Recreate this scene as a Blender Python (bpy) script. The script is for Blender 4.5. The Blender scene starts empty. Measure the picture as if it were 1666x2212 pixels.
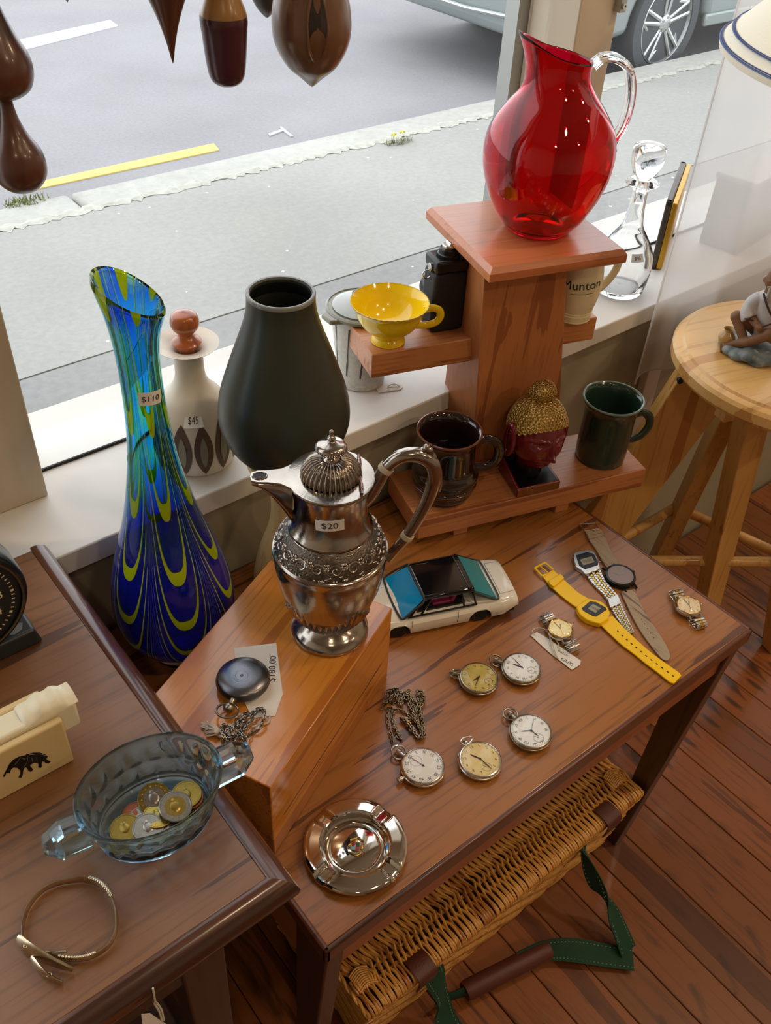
import bpy, math, random
import numpy as np
from mathutils import Matrix, Vector
from math import sin, cos, pi, radians as rad

# ---------------------------------------------------------------- camera
SC = bpy.context.scene
COL = SC.collection
FPX, PITCH, ROLL, YAW, CAMH = 1998.4, rad(41.04), rad(-3.522), rad(40.78), 1.45
_F = Vector((sin(YAW)*cos(PITCH), cos(YAW)*cos(PITCH), -sin(PITCH)))
_R0 = Vector((cos(YAW), -sin(YAW), 0)); _D0 = _F.cross(_R0)
_R = cos(ROLL)*_R0+sin(ROLL)*_D0; _D = -sin(ROLL)*_R0+cos(ROLL)*_D0
CAM = Vector((0, 0, CAMH))
cd = bpy.data.cameras.new('camera'); cam = bpy.data.objects.new('camera', cd); COL.objects.link(cam)
cd.sensor_fit = 'VERTICAL'; cd.sensor_height = 24; cd.lens = 24*FPX/2212; cd.clip_start = .02; cd.clip_end = 200
cam.matrix_world = Matrix(((_R.x, -_D.x, -_F.x, 0), (_R.y, -_D.y, -_F.y, 0), (_R.z, -_D.z, -_F.z, CAMH), (0, 0, 0, 1)))
SC.camera = cam

# ---------------------------------------------------------------- world, light, exposure
W = bpy.data.worlds.new('overcast'); SC.world = W; W.use_nodes = True
bg = W.node_tree.nodes['Background']; bg.inputs[0].default_value = (.93, .97, 1, 1); bg.inputs[1].default_value = 2.55
SC.view_settings.view_transform = 'Standard'; SC.view_settings.look = 'None'
SC.view_settings.gamma = 1; SC.view_settings.use_curve_mapping = False; SC.view_settings.exposure = 0.0
def area(name, loc, size, power, color, rot=(0, 0, 0), portal=False, sy=None):
    l = bpy.data.lights.new(name, 'AREA'); l.size = size; l.energy = power; l.color = color
    if sy: l.shape = 'RECTANGLE'; l.size_y = sy
    if portal: l.cycles.is_portal = True
    o = bpy.data.objects.new(name, l); o.location = loc; o.rotation_euler = rot; COL.objects.link(o); return o
area('window_portal', (1.0, .965, 1.55), 4.4, 1, (1, 1, 1), (rad(-90), 0, 0), True, 1.7)
WARM = (1, .74, .48)
for i, (lx, ly, e) in enumerate(((1.45, -.15, 9), (.55, -.5, 4), (2.3, -.6, 9), (-.5, -1.0, 5), (1.2, -1.6, 10), (2.7, -2.2, 10))):
    area('ceiling_lamp_light', (lx, ly, 2.6), .11, e*1.0, WARM)

# ---------------------------------------------------------------- helpers
def srgb(r, g, b):
    f = lambda c: (c/12.92 if c <= .04045 else ((c+.055)/1.055)**2.4)
    return (f(r/255), f(g/255), f(b/255), 1)
def P(x, y, z):                                  # where the sight line of a photo point meets the level z
    d = _F+_R*((x-833)/FPX)+_D*((y-1106)/FPX); return CAM+d*((z-CAMH)/d.z)
def PP(x, y, o, n):                              # ... meets the plane through o with normal n
    d = _F+_R*((x-833)/FPX)+_D*((y-1106)/FPX); return CAM+d*((o-CAM).dot(n)/d.dot(n))

def NT(name):
    m = bpy.data.materials.new(name); m.use_nodes = True; nt = m.node_tree
    return m, nt, nt.nodes['Principled BSDF']
def mat(name, c, rough=.5, metal=0, coat=0, spec=.5, trans=0, ior=1.45, bump=0, bscale=200, vary=0, vscale=30, c2=None, alpha=1, sheen=0):
    m, nt, b = NT(name); N, L = nt.nodes, nt.links
    b.inputs['Base Color'].default_value = c; b.inputs['Roughness'].default_value = rough; b.inputs['Metallic'].default_value = metal
    b.inputs['Coat Weight'].default_value = coat; b.inputs['Coat Roughness'].default_value = .05; b.inputs['Specular IOR Level'].default_value = spec
    b.inputs['Transmission Weight'].default_value = trans; b.inputs['IOR'].default_value = ior; b.inputs['Sheen Weight'].default_value = sheen
    if bump or vary:
        tc = N.new('ShaderNodeTexCoord')
    if bump:
        n = N.new('ShaderNodeTexNoise'); n.inputs['Scale'].default_value = bscale; n.inputs['Detail'].default_value = 4
        L.new(tc.outputs['Object'], n.inputs['Vector'])
        bp = N.new('ShaderNodeBump'); bp.inputs['Strength'].default_value = bump; bp.inputs['Distance'].default_value = .002
        L.new(n.outputs['Fac'], bp.inputs['Height']); L.new(bp.outputs[0], b.inputs['Normal'])
    if vary:
        n = N.new('ShaderNodeTexNoise'); n.inputs['Scale'].default_value = vscale; n.inputs['Detail'].default_value = 6
        L.new(tc.outputs['Object'], n.inputs['Vector'])
        r = N.new('ShaderNodeValToRGB'); r.color_ramp.elements[0].position = .5-.3/ max(vary, .6); r.color_ramp.elements[1].position = .5+.3/max(vary, .6)
        r.color_ramp.elements[0].color = c; r.color_ramp.elements[1].color = c2 or tuple(x*(1-vary*.5) for x in c[:3])+(1,)
        L.new(n.outputs['Fac'], r.inputs[0]); L.new(r.outputs[0], b.inputs['Base Color'])
    return m
def wood(name, c1, c2, c3=None, axis=0, freq=60, rough=.35, coat=.3, scale=1.0, knots=0, wear=None, seamrand=False):
    m, nt, b = NT(name); N, L = nt.nodes, nt.links
    tc = N.new('ShaderNodeTexCoord'); mp = N.new('ShaderNodeMapping'); L.new(tc.outputs['Object'], mp.inputs[0])
    s = [freq*scale]*3; s[axis] = freq*.045*scale; mp.inputs['Scale'].default_value = s
    oi = N.new('ShaderNodeObjectInfo'); va = N.new('ShaderNodeVectorMath'); va.operation = 'SCALE'
    cmb = N.new('ShaderNodeCombineXYZ'); L.new(oi.outputs['Random'], cmb.inputs[0]); L.new(oi.outputs['Random'], cmb.inputs[1]); L.new(oi.outputs['Random'], cmb.inputs[2])
    va.inputs['Scale'].default_value = 37; L.new(cmb.outputs[0], va.inputs[0]); L.new(va.outputs[0], mp.inputs['Location'])
    n1 = N.new('ShaderNodeTexNoise'); n1.inputs['Scale'].default_value = 1; n1.inputs['Detail'].default_value = 5; n1.inputs['Distortion'].default_value = .6
    n2 = N.new('ShaderNodeTexNoise'); n2.inputs['Scale'].default_value = .34; n2.inputs['Detail'].default_value = 3; n2.inputs['Distortion'].default_value = 1.2
    n3 = N.new('ShaderNodeTexNoise'); n3.inputs['Scale'].default_value = 5.5; n3.inputs['Detail'].default_value = 3
    for n in (n1, n2, n3): L.new(mp.outputs[0], n.inputs['Vector'])
    r1 = N.new('ShaderNodeValToRGB'); r1.color_ramp.elements[0].position = .58; r1.color_ramp.elements[1].position = .41
    r1.color_ramp.elements[0].color = c1; r1.color_ramp.elements[1].color = c2
    mixn = N.new('ShaderNodeMath'); mixn.operation = 'MULTIPLY_ADD'; mixn.inputs[1].default_value = .58
    ms = N.new('ShaderNodeMath'); ms.operation = 'MULTIPLY'; ms.inputs[1].default_value = .42
    L.new(n2.outputs['Fac'], ms.inputs[0]); L.new(n1.outputs['Fac'], mixn.inputs[0]); L.new(ms.outputs[0], mixn.inputs[2]); L.new(mixn.outputs[0], r1.inputs[0])
    cur = r1.outputs[0]
    def mixc(fac_out, col, mode='MIX', fac=1.0):
        nonlocal cur
        mx = N.new('ShaderNodeMix'); mx.data_type = 'RGBA'; mx.blend_type = mode
        L.new(fac_out, mx.inputs['Factor']); L.new(cur, mx.inputs['A'])
        if isinstance(col, tuple): mx.inputs['B'].default_value = col
        else: L.new(col, mx.inputs['B'])
        cur = mx.outputs['Result']
    r3 = N.new('ShaderNodeValToRGB'); r3.color_ramp.elements[0].position = .52; r3.color_ramp.elements[1].position = .75
    r3.color_ramp.elements[0].color = (0, 0, 0, 1); r3.color_ramp.elements[1].color = (.6, .6, .6, 1)
    L.new(n3.outputs['Fac'], r3.inputs[0]); mixc(r3.outputs[0], c3 or tuple(x*.5 for x in c1[:3])+(1,))
    if seamrand:
        hv = N.new('ShaderNodeHueSaturation'); mr = N.new('ShaderNodeMapRange'); mr.inputs[3].default_value = .72; mr.inputs[4].default_value = 1.2
        L.new(oi.outputs['Random'], mr.inputs[0]); L.new(mr.outputs[0], hv.inputs['Value']); L.new(cur, hv.inputs['Color']); cur = hv.outputs[0]
    if wear:
        n4 = N.new('ShaderNodeTexNoise'); n4.inputs['Scale'].default_value = wear[1]; n4.inputs['Detail'].default_value = 7; n4.inputs['Distortion'].default_value = .8
        mp2 = N.new('ShaderNodeMapping'); s2 = [1.6]*3; s2[axis] = .5; mp2.inputs['Scale'].default_value = s2
        L.new(tc.outputs['Object'], mp2.inputs[0]); L.new(mp2.outputs[0], n4.inputs['Vector'])
        r4 = N.new('ShaderNodeValToRGB'); r4.color_ramp.elements[0].position = wear[2]; r4.color_ramp.elements[1].position = wear[3]
        r4.color_ramp.elements[0].color = (0, 0, 0, 1); r4.color_ramp.elements[1].color = (wear[4],)*3+(1,)
        L.new(n4.outputs['Fac'], r4.inputs[0]); mixc(r4.outputs[0], wear[0])
    L.new(cur, b.inputs['Base Color']); b.inputs['Roughness'].default_value = rough
    b.inputs['Coat Weight'].default_value = coat; b.inputs['Coat Roughness'].default_value = .12
    bp = N.new('ShaderNodeBump'); bp.inputs['Strength'].default_value = .12; bp.inputs['Distance'].default_value = .001
    L.new(n1.outputs['Fac'], bp.inputs['Height']); L.new(bp.outputs[0], b.inputs['Normal'])
    return m

def front_only(N, L, fr, mx):                     # mirror only on the face turned to the light, never inside the pane
    g = N.new('ShaderNodeNewGeometry'); m = N.new('ShaderNodeMath'); m.operation = 'MULTIPLY_ADD'; m.inputs[1].default_value = -1; m.inputs[2].default_value = 1
    L.new(g.outputs['Backfacing'], m.inputs[0]); k = N.new('ShaderNodeMath'); k.operation = 'MULTIPLY'; L.new(m.outputs[0], k.inputs[0]); L.new(fr.outputs[0], k.inputs[1]); L.new(k.outputs[0], mx.inputs[0])
_txt = {}
def text_data(s):
    if s not in _txt:
        c = bpy.data.curves.new('t', 'FONT'); c.body = s; c.align_x = 'CENTER'; c.align_y = 'CENTER'; c.resolution_u = 2
        o = bpy.data.objects.new('t', c); COL.objects.link(o); bpy.context.view_layer.update()
        me = bpy.data.meshes.new_from_object(o.evaluated_get(bpy.context.evaluated_depsgraph_get()))
        V = [v.co.copy() for v in me.vertices]; Fc = [tuple(p.vertices) for p in me.polygons]
        bpy.data.objects.remove(o); bpy.data.curves.remove(c); bpy.data.meshes.remove(me); _txt[s] = (V, Fc)
    return _txt[s]

class MB:
    def __init__(s): s.v = []; s.f = []; s.M = Matrix.Identity(4)
    def add(s, V, Fc):
        k = len(s.v); s.v += [s.M @ Vector(v) for v in V]; s.f += [tuple(i+k for i in f) for f in Fc]; return s
    def box(s, x0, y0, z0, x1, y1, z1, ch=0.0):
        if ch > 0:                                # chamfered box
            V = []; 
            for ax in range(3):
                for sx in (0, 1):
                    for sy in (0, 1):
                        for sz in (0, 1):
                            p = [(x0, x1)[sx], (y0, y1)[sy], (z0, z1)[sz]]; sg = (sx, sy, sz)
                            for k in range(3):
                                if k != ax: p[k] += ch*(1-2*sg[k])
                            V.append(p)
            I = lambda ax, sx, sy, sz: ax*8+sx*4+sy*2+sz
            Fc = []
            for ax in range(3):
                for sg in (0, 1):
                    q = []
                    for a, b in ((0, 0), (1, 0), (1, 1), (0, 1)):
                        t = [0, 0, 0]; t[ax] = sg; o = [k for k in range(3) if k != ax]; t[o[0]] = a; t[o[1]] = b; q.append(I(ax, *t))
                    if (sg == 1) == (ax == 1): q.reverse()
                    Fc.append(q)
            for ax in range(3):                    # edges parallel to ax
                o = [k for k in range(3) if k != ax]
                for a in (0, 1):
                    for b in (0, 1):
                        t0 = [0]*3; t1 = [0]*3; t0[o[0]] = t1[o[0]] = a; t0[o[1]] = t1[o[1]] = b; t1[ax] = 1
                        q = [I(o[0], *t0), I(o[0], *t1), I(o[1], *t1), I(o[1], *t0)]
                        Fc.append(q)
            for sx in (0, 1):
                for sy in (0, 1):
                    for sz in (0, 1): Fc.append([I(0, sx, sy, sz), I(1, sx, sy, sz), I(2, sx, sy, sz)])
            s.add(V, Fc); s.fix = True; return s
        V = [(x, y, z) for x in (x0, x1) for y in (y0, y1) for z in (z0, z1)]
        return s.add(V, [(0, 1, 3, 2), (4, 6, 7, 5), (0, 4, 5, 1), (2, 3, 7, 6), (0, 2, 6, 4), (1, 5, 7, 3)])
    def cbox(s, c, d, ch=0): return s.box(c[0]-d[0]/2, c[1]-d[1]/2, c[2]-d[2]/2, c[0]+d[0]/2, c[1]+d[1]/2, c[2]+d[2]/2, ch)
    def hexa(s, b, t):                            # 4 bottom + 4 top points
        return s.add(list(b)+list(t), [(3, 2, 1, 0), (4, 5, 6, 7), (0, 1, 5, 4), (1, 2, 6, 5), (2, 3, 7, 6), (3, 0, 4, 7)])
    def lathe(s, prof, seg=48, fn=None, a0=0, a1=2*pi, cap=True):
        full = abs(a1-a0-2*pi) < 1e-6; n = seg if full else seg+1; V = []
        for i, (r, z) in enumerate(prof):
            for k in range(n):
                a = a0+(a1-a0)*k/seg; rr, zz = (r, z) if fn is None else fn(r, z, a, i)
                V.append((rr*cos(a), rr*sin(a), zz))
        Fc = []
        for i in range(len(prof)-1):
            for k in range(seg):
                k2 = (k+1) % n; Fc.append((i*n+k, i*n+k2, (i+1)*n+k2, (i+1)*n+k))
        if cap and full:
            if prof[0][0] > 1e-5: Fc.append(tuple(range(n-1, -1, -1)))
            if prof[-1][0] > 1e-5: Fc.append(tuple((len(prof)-1)*n+k for k in range(n)))
        return s.add(V, Fc)
    def tube(s, pts, rs, seg=12, flat=1.0, up=None, cap=True, closed=False):
        pts = [Vector(p) for p in pts]; n = len(pts)
        if not hasattr(rs, '__len__'): rs = [rs]*n
        V = []; prev = Vector(up) if up else None
        for i, p in enumerate(pts):
            if closed: t = pts[(i+1) % n]-pts[i-1]
            else: t = pts[min(i+1, n-1)]-pts[max(i-1, 0)]
            t.normalize()
            if prev is None: prev = Vector((0, 0, 1)) if abs(t.z) < .9 else Vector((1, 0, 0))
            a = prev-t*prev.dot(t)
            if a.length < 1e-6: a = t.orthogonal()
            a.normalize(); b = t.cross(a)
            if up is None: prev = a
            r = rs[i]; ra, rb = (r if hasattr(r, '__len__') else (r, r*flat))
            for k in range(seg):
                an = 2*pi*k/seg; V.append(p+a*cos(an)*ra+b*sin(an)*rb)
        Fc = []
        for i in range(n if closed else n-1):
            j = (i+1) % n
            for k in range(seg): Fc.append((i*seg+k, i*seg+(k+1) % seg, j*seg+(k+1) % seg, j*seg+k))
        if cap and not closed: Fc.append(tuple(range(seg-1, -1, -1))); Fc.append(tuple((n-1)*seg+k for k in range(seg)))
        return s.add(V, Fc)
    def ball(s, c, r, seg=16, rings=10):
        rx, ry, rz = r if hasattr(r, '__len__') else (r, r, r); V = [(c[0], c[1], c[2]-rz)]; Fc = []
        for i in range(1, rings):
            ph = -pi/2+pi*i/rings
            for k in range(seg): a = 2*pi*k/seg; V.append((c[0]+rx*cos(ph)*cos(a), c[1]+ry*cos(ph)*sin(a), c[2]+rz*sin(ph)))
        V.append((c[0], c[1], c[2]+rz)); t = len(V)-1
        for k in range(seg): Fc.append((0, 1+(k+1) % seg, 1+k)); Fc.append((t, t-seg+k, t-seg+(k+1) % seg))
        for i in range(rings-2):
            for k in range(seg): a = 1+i*seg+k; b = 1+i*seg+(k+1) % seg; Fc.append((a, b, b+seg, a+seg))
        return s.add(V, Fc)
    def torus(s, c, R, r, n=28, m=8, ax=(1, 0, 0), ay=(0, 1, 0), sy=1.0):
        c = Vector(c); ax = Vector(ax); ay = Vector(ay)
        return s.tube([c+ax*cos(2*pi*k/n)*R+ay*sin(2*pi*k/n)*R*sy for k in range(n)], r, m, closed=True, up=ax.cross(ay))
    def prism(s, poly, z0, z1):
        n = len(poly); V = [(p[0], p[1], z0) for p in poly]+[(p[0], p[1], z1) for p in poly]
        ar = sum(poly[i][0]*poly[(i+1) % n][1]-poly[(i+1) % n][0]*poly[i][1] for i in range(n))
        Fc = [tuple(range(n-1, -1, -1)), tuple(range(n, 2*n))]+[(i, (i+1) % n, n+(i+1) % n, n+i) for i in range(n)]
        if ar < 0: Fc = [tuple(reversed(f)) for f in Fc]
        return s.add(V, Fc)
    def text(s, t, size, M, fn=None):
        V, Fc = text_data(t); k = len(s.v)
        V = [Vector((v.x*size, v.y*size, 0)) for v in V]
        s.v += [(fn(v) if fn else M @ v) for v in V]; s.f += [tuple(i+k for i in f) for f in Fc]; return s
    def build(s, name, m, parent=None, smooth=35, bevel=0, bseg=2, sub=0, loc=None, rot=None, kind=None, label=None, fix=True, solid=0, remesh=0):
        me = bpy.data.meshes.new(name); me.from_pydata([tuple(v) for v in s.v], [], s.f)
        if getattr(s, 'fix', False) and fix:
            import bmesh
            bm = bmesh.new(); bm.from_mesh(me); bmesh.ops.remove_doubles(bm, verts=bm.verts, dist=1e-7); bmesh.ops.recalc_face_normals(bm, faces=bm.faces); bm.to_mesh(me); bm.free()
        me.materials.append(m)
        if smooth: me.shade_smooth(); me.set_sharp_from_angle(angle=rad(smooth))
        o = bpy.data.objects.new(name, me); COL.objects.link(o)
        if parent is not None: o.parent = parent
        if loc is not None: o.location = loc
        if rot is not None: o.rotation_euler = rot
        if bevel:
            b = o.modifiers.new('b', 'BEVEL'); b.width = bevel; b.segments = bseg; b.limit_method = 'ANGLE'; b.angle_limit = rad(40); b.harden_normals = False
        if solid: q = o.modifiers.new('s', 'SOLIDIFY'); q.thickness = solid; q.offset = 0
        if remesh:
            q = o.modifiers.new('r', 'REMESH'); q.mode = 'VOXEL'; q.voxel_size = remesh; q.use_smooth_shade = True
            q = o.modifiers.new('sm', 'SMOOTH'); q.iterations = 4; q.factor = .6
        if sub: q = o.modifiers.new('u', 'SUBSURF'); q.levels = sub; q.render_levels = sub
        if kind: o['kind'] = kind
        if label: o['label'] = label
        return o
def spline(pts, n=8, closed=False):
    pts = [Vector(p) for p in pts]; out = []; N = len(pts)
    for i in range(N if closed else N-1):
        g = (lambda j: pts[j % N]) if closed else (lambda j: pts[max(0, min(N-1, j))])
        p0, p1, p2, p3 = g(i-1), g(i), g(i+1), g(i+2)
        for k in range(n):
            t = k/n; out.append(.5*((2*p1)+(p2-p0)*t+(2*p0-5*p1+4*p2-p3)*t*t+(3*p1-p0-3*p2+p3)*t**3))
    if not closed: out.append(pts[-1])
    return out
def sp2(prof, n=5):                              # smooth a lathe profile
    return [(max(p.x, 0), p.y) for p in spline([Vector((a, b, 0)) for a, b in prof], n)]
def thing(name, label, cat, loc=(0, 0, 0), rotz=0, group=None):
    o = bpy.data.objects.new(name, None); COL.objects.link(o); o.empty_display_size = .02
    o.location = loc; o.rotation_euler = (0, 0, rotz); o['label'] = label; o['category'] = cat
    if group: o['group'] = group
    return o
def tag(o, label, cat, group=None):
    o['label'] = label; o['category'] = cat
    if group: o['group'] = group
    return o
def struct(o): o['kind'] = 'structure'; return o
def Rz(a): return Matrix.Rotation(a, 4, 'Z')
def frame(o, x, y, z=None):                      # matrix from axes
    x = Vector(x).normalized(); y = Vector(y); y = (y-x*x.dot(y)).normalized(); z = x.cross(y)
    return Matrix(((x.x, y.x, z.x, o[0]), (x.y, y.y, z.y, o[1]), (x.z, y.z, z.z, o[2]), (0, 0, 0, 1)))
def wrap_label(parent, cx, cy, r, z, ang, w, h, txt, ts, slope=0, m=None, ink=None, name='price_sticker', roll=0):
    # a paper label wrapped on a round wall of radius r (local coords of parent), slope = dr/dz
    rr = lambda dz, off: (r+off+slope*dz)
    def pt(u, v, off):
        u2, v2 = u*cos(roll)-v*sin(roll), u*sin(roll)+v*cos(roll)
        a = ang+u2/r; q = rr(v2, off); return Vector((cx+q*cos(a), cy+q*sin(a), z+v2))
    mb = MB(); n = 8; V = []
    for off in (.0004, .0007):
        for j in (0, 1):
            for i in range(n+1): V.append(pt((i/n-.5)*w, (j-.5)*h, off))
    Fc = []
    b = 2*(n+1)
    for i in range(n): Fc += [(i, i+n+1, i+n+2, i+1), (b+i, b+i+1, b+i+n+2, b+i+n+1)]
    ring = list(range(n+1))+[2*n+1-i for i in range(n+1)]
    for k in range(len(ring)): a, c = ring[k], ring[(k+1) % len(ring)]; Fc.append((a, c, b+c, b+a))
    mb.add(V, Fc); o = mb.build(name, m or PAPER, parent, smooth=0)
    t = MB(); t.text(txt, ts, None, fn=lambda v: pt(v.x, v.y, .0011)); t.build('handwriting', ink or INK, o, smooth=0)
    return o
random.seed(7)

# ---------------------------------------------------------------- shared materials
PAPER = mat('paper', srgb(222, 218, 212), .7)
INK = mat('ink', srgb(25, 24, 30), .6)
WHITE = mat('white_paint', srgb(226, 224, 220), .45, vary=.5, vscale=3, c2=srgb(214, 212, 208))
WALLM = mat('olive_wall', srgb(150, 142, 122), .7)
ROOM = mat('room_wall', srgb(200, 190, 172), .8)
SILVER = mat('silver', srgb(205, 200, 192), .18, metal=1, vary=.8, vscale=90, c2=srgb(150, 144, 136))
STEEL = mat('steel', srgb(200, 198, 192), .22, metal=1)
BRASS = mat('brass', srgb(196, 160, 90), .3, metal=1)
NICKEL = mat('nickel', srgb(176, 168, 150), .3, metal=1, vary=.6, vscale=300, c2=srgb(120, 112, 96))
BLACK = mat('black_gloss', srgb(16, 16, 18), .25)
BLACKM = mat('black_matte', srgb(24, 24, 26), .6)
GLASS = mat('clear_glass', (1, 1, 1, 1), 0, trans=1, ior=1.45)
STRING = mat('string', srgb(196, 190, 176), .9)
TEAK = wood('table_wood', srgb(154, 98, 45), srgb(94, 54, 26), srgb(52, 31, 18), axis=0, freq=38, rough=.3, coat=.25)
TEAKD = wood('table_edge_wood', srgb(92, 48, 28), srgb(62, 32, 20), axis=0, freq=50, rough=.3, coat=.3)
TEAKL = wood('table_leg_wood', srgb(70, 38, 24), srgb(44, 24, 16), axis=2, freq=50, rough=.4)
DESK = wood('desk_wood', srgb(124, 84, 52), srgb(82, 52, 33), srgb(66, 40, 26), axis=0, freq=34, rough=.38, coat=.15, wear=(srgb(78, 48, 32), 9, .5, .8, .7))
DESKD = wood('desk_edge_wood', srgb(84, 50, 34), srgb(60, 34, 24), axis=1, freq=50, rough=.25, coat=.4)
STANDW = wood('stand_wood', srgb(184, 120, 72), srgb(150, 88, 50), srgb(116, 62, 34), axis=0, freq=45, rough=.38, coat=.15)
STANDV = wood('stand_column_wood', srgb(184, 118, 70), srgb(150, 88, 50), srgb(144, 84, 48), axis=2, freq=40, rough=.38, coat=.15)
BLOCKW = wood('block_wood', srgb(200, 128, 46), srgb(170, 98, 32), srgb(138, 78, 26), axis=0, freq=45, rough=.22, coat=.5)
PINE = wood('pine', srgb(222, 178, 110), srgb(196, 144, 78), srgb(176, 122, 60), axis=0, freq=20, rough=.35, coat=.3)
PINEV = wood('pine_leg', srgb(214, 166, 92), srgb(182, 124, 62), srgb(160, 104, 48), axis=2, freq=26, rough=.4, coat=.2)
FLOORW = wood('floor_wood', srgb(132, 78, 40), srgb(98, 54, 28), srgb(54, 32, 20), axis=1, freq=24, rough=.34, coat=.2, seamrand=True, wear=(srgb(40, 30, 24), 13, .565, .66, .8))
DARKW = wood('turned_wood', srgb(84, 50, 36), srgb(56, 32, 24), axis=2, freq=30, rough=.3, coat=.3)
# ---------------------------------------------------------------- the setting
fl = thing('floor', 'old brown wooden strip floor', 'floor'); del fl['category']; del fl['label']; struct(fl)
MB().box(-1.6, -3.5, -.06, 3.4, .8, -.022).build('subfloor', BLACKM, fl, smooth=0)
proto = {}
for i in range(68):
    x = -1.6+i*.0735
    if x > 3.35: break
    mb = MB().box(0, 0, -.022, .0722, 4.28, 0)
    if not proto:
        o = MB().box(-.0361, -2.14, -.011, .0361, 2.14, .011).build('floorboard', FLOORW, fl, smooth=0, bevel=.0012, bseg=1); proto['o'] = o
    else: o = proto['o'].copy(); COL.objects.link(o)
    o.location = (x+.037, -1.36, -.011+random.uniform(-.0006, .0006))
WY = .79
struct(MB().box(-1.6, WY, -.3, 3.4, 1.01, .698).build('wall_front', WALLM, smooth=0))
struct(MB().box(-1.6, WY, 2.3, 3.4, 1.0, 2.75).build('wall_front', ROOM, smooth=0))
struct(MB().box(-1.75, -3.6, -.05, -1.6, 1.0, 2.75).build('wall_left', ROOM, smooth=0))
struct(MB().box(3.4, -3.6, -.05, 3.55, 1.0, 2.75).build('wall_right', ROOM, smooth=0))
struct(MB().box(-1.75, -3.65, -.05, 3.55, -3.5, 2.75).build('wall_back', ROOM, smooth=0))
struct(MB().box(-1.75, -3.6, 2.7, 3.55, 1.0, 2.8).build('ceiling', ROOM, smooth=0))
struct(MB().box(-1.6, .775, .7, 3.4, 1.01, .73).build('trim_1', WHITE, bevel=.002))
o = struct(MB().box(1.26, .775, 0, 1.3, .79, .70).build('trim_3', WHITE, bevel=.002))
# window: posts, bottom rail, panes
win = thing('window_1', '', 'window'); del win['category']; del win['label']; struct(win)
POST = mat('post_paint', srgb(192, 178, 156), .5); ALU = mat('aluminium', srgb(170, 172, 168), .35, metal=.7)
GL, nt, b = NT('window_glass'); N, L = nt.nodes, nt.links
tr = N.new('ShaderNodeBsdfTransparent'); tr.inputs[0].default_value = (.985, .985, .985, 1); gls = N.new('ShaderNodeBsdfGlossy'); gls.inputs['Roughness'].default_value = .0
fr = N.new('ShaderNodeFresnel'); fr.inputs[0].default_value = 1.35; mx = N.new('ShaderNodeMixShader')
front_only(N, L, fr, mx); L.new(tr.outputs[0], mx.inputs[1]); L.new(gls.outputs[0], mx.inputs[2]); L.new(mx.outputs[0], N['Material Output'].inputs[0])
MB().box(.0, .88, .73, .234, .98, 2.3).build('post', POST, win, bevel=.002)
MB().box(1.04, .88, .73, 1.118, .97, 2.3).build('post', POST, win, bevel=.002)
MB().box(1.02, .97, .73, 1.10, .995, 2.3).build('post_cap', ALU, win)
MB().box(1.107, .868, 1.155, 1.118, .88, 1.30).build('bracket', ALU, win)
m = MB(); m.M = Matrix.Translation((1.1115, .8665, 1.163)) @ Matrix.Rotation(rad(90), 4, 'X'); m.lathe([(.0038, 0), (.0038, .002), (.0018, .002), (.0018, .0005)], 16).build('screw', STEEL, win)
for x0, x1 in ((-1.6, 0), (.234, 1.04), (1.118, 3.4)):
    MB().box(x0, .928, .731, x1, .934, 2.3).build('pane', GL, win, smooth=0)
    MB().box(x0, .9255, .73, x1, .928, .734).build('glazing_seal', BLACKM, win, smooth=0)
struct(MB().box(-1.6, 1.01, .66, 3.4, 1.075, .715).build('trim_2', mat('outer_ledge', srgb(206, 204, 198), .6), bevel=.003))

# outside ground: footpath, kerb, road
def ground_mat(name, c1, c2, s1, speck=0):
    m, nt, b = NT(name); N, L = nt.nodes, nt.links; tc = N.new('ShaderNodeTexCoord')
    n1 = N.new('ShaderNodeTexNoise'); n1.inputs['Scale'].default_value = s1; n1.inputs['Detail'].default_value = 8; n1.inputs['Roughness'].default_value = .65
    n2 = N.new('ShaderNodeTexNoise'); n2.inputs['Scale'].default_value = 1.3; n2.inputs['Detail'].default_value = 3
    L.new(tc.outputs['Object'], n1.inputs[0]); L.new(tc.outputs['Object'], n2.inputs[0])
    ad = N.new('ShaderNodeMath'); ad.operation = 'ADD'; L.new(n1.outputs[0], ad.inputs[0]); L.new(n2.outputs[0], ad.inputs[1])
    r = N.new('ShaderNodeValToRGB'); r.color_ramp.elements[0].position = .38; r.color_ramp.elements[1].position = .62
    hf = N.new('ShaderNodeMath'); hf.operation = 'MULTIPLY'; hf.inputs[1].default_value = .5; L.new(ad.outputs[0], hf.inputs[0]); L.new(hf.outputs[0], r.inputs[0])
    r.color_ramp.elements[0].color = c1; r.color_ramp.elements[1].color = c2; cur = r.outputs[0]
    if speck:
        v = N.new('ShaderNodeTexVoronoi'); v.inputs['Scale'].default_value = 9; L.new(tc.outputs['Object'], v.inputs['Vector'])
        lt = N.new('ShaderNodeMath'); lt.operation = 'LESS_THAN'; lt.inputs[1].default_value = speck; L.new(v.outputs['Distance'], lt.inputs[0])
        x = N.new('ShaderNodeMix'); x.data_type = 'RGBA'; L.new(lt.outputs[0], x.inputs['Factor']); L.new(cur, x.inputs['A']); x.inputs['B'].default_value = srgb(225, 225, 220); cur = x.outputs['Result']
    L.new(cur, b.inputs['Base Color']); b.inputs['Roughness'].default_value = .85
    bp = N.new('ShaderNodeBump'); bp.inputs['Strength'].default_value = .4; bp.inputs['Distance'].default_value = .004; L.new(n1.outputs[0], bp.inputs['Height']); L.new(bp.outputs[0], b.inputs['Normal'])
    return m
PATH = ground_mat('footpath_concrete', srgb(144, 144, 140), srgb(160, 160, 155), 40, .05)
PATH2 = ground_mat('footpath_inner', srgb(128, 128, 127), srgb(146, 146, 144), 30, .06)
ROADM = ground_mat('asphalt', srgb(134, 133, 136), srgb(150, 149, 152), 60)
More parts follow.
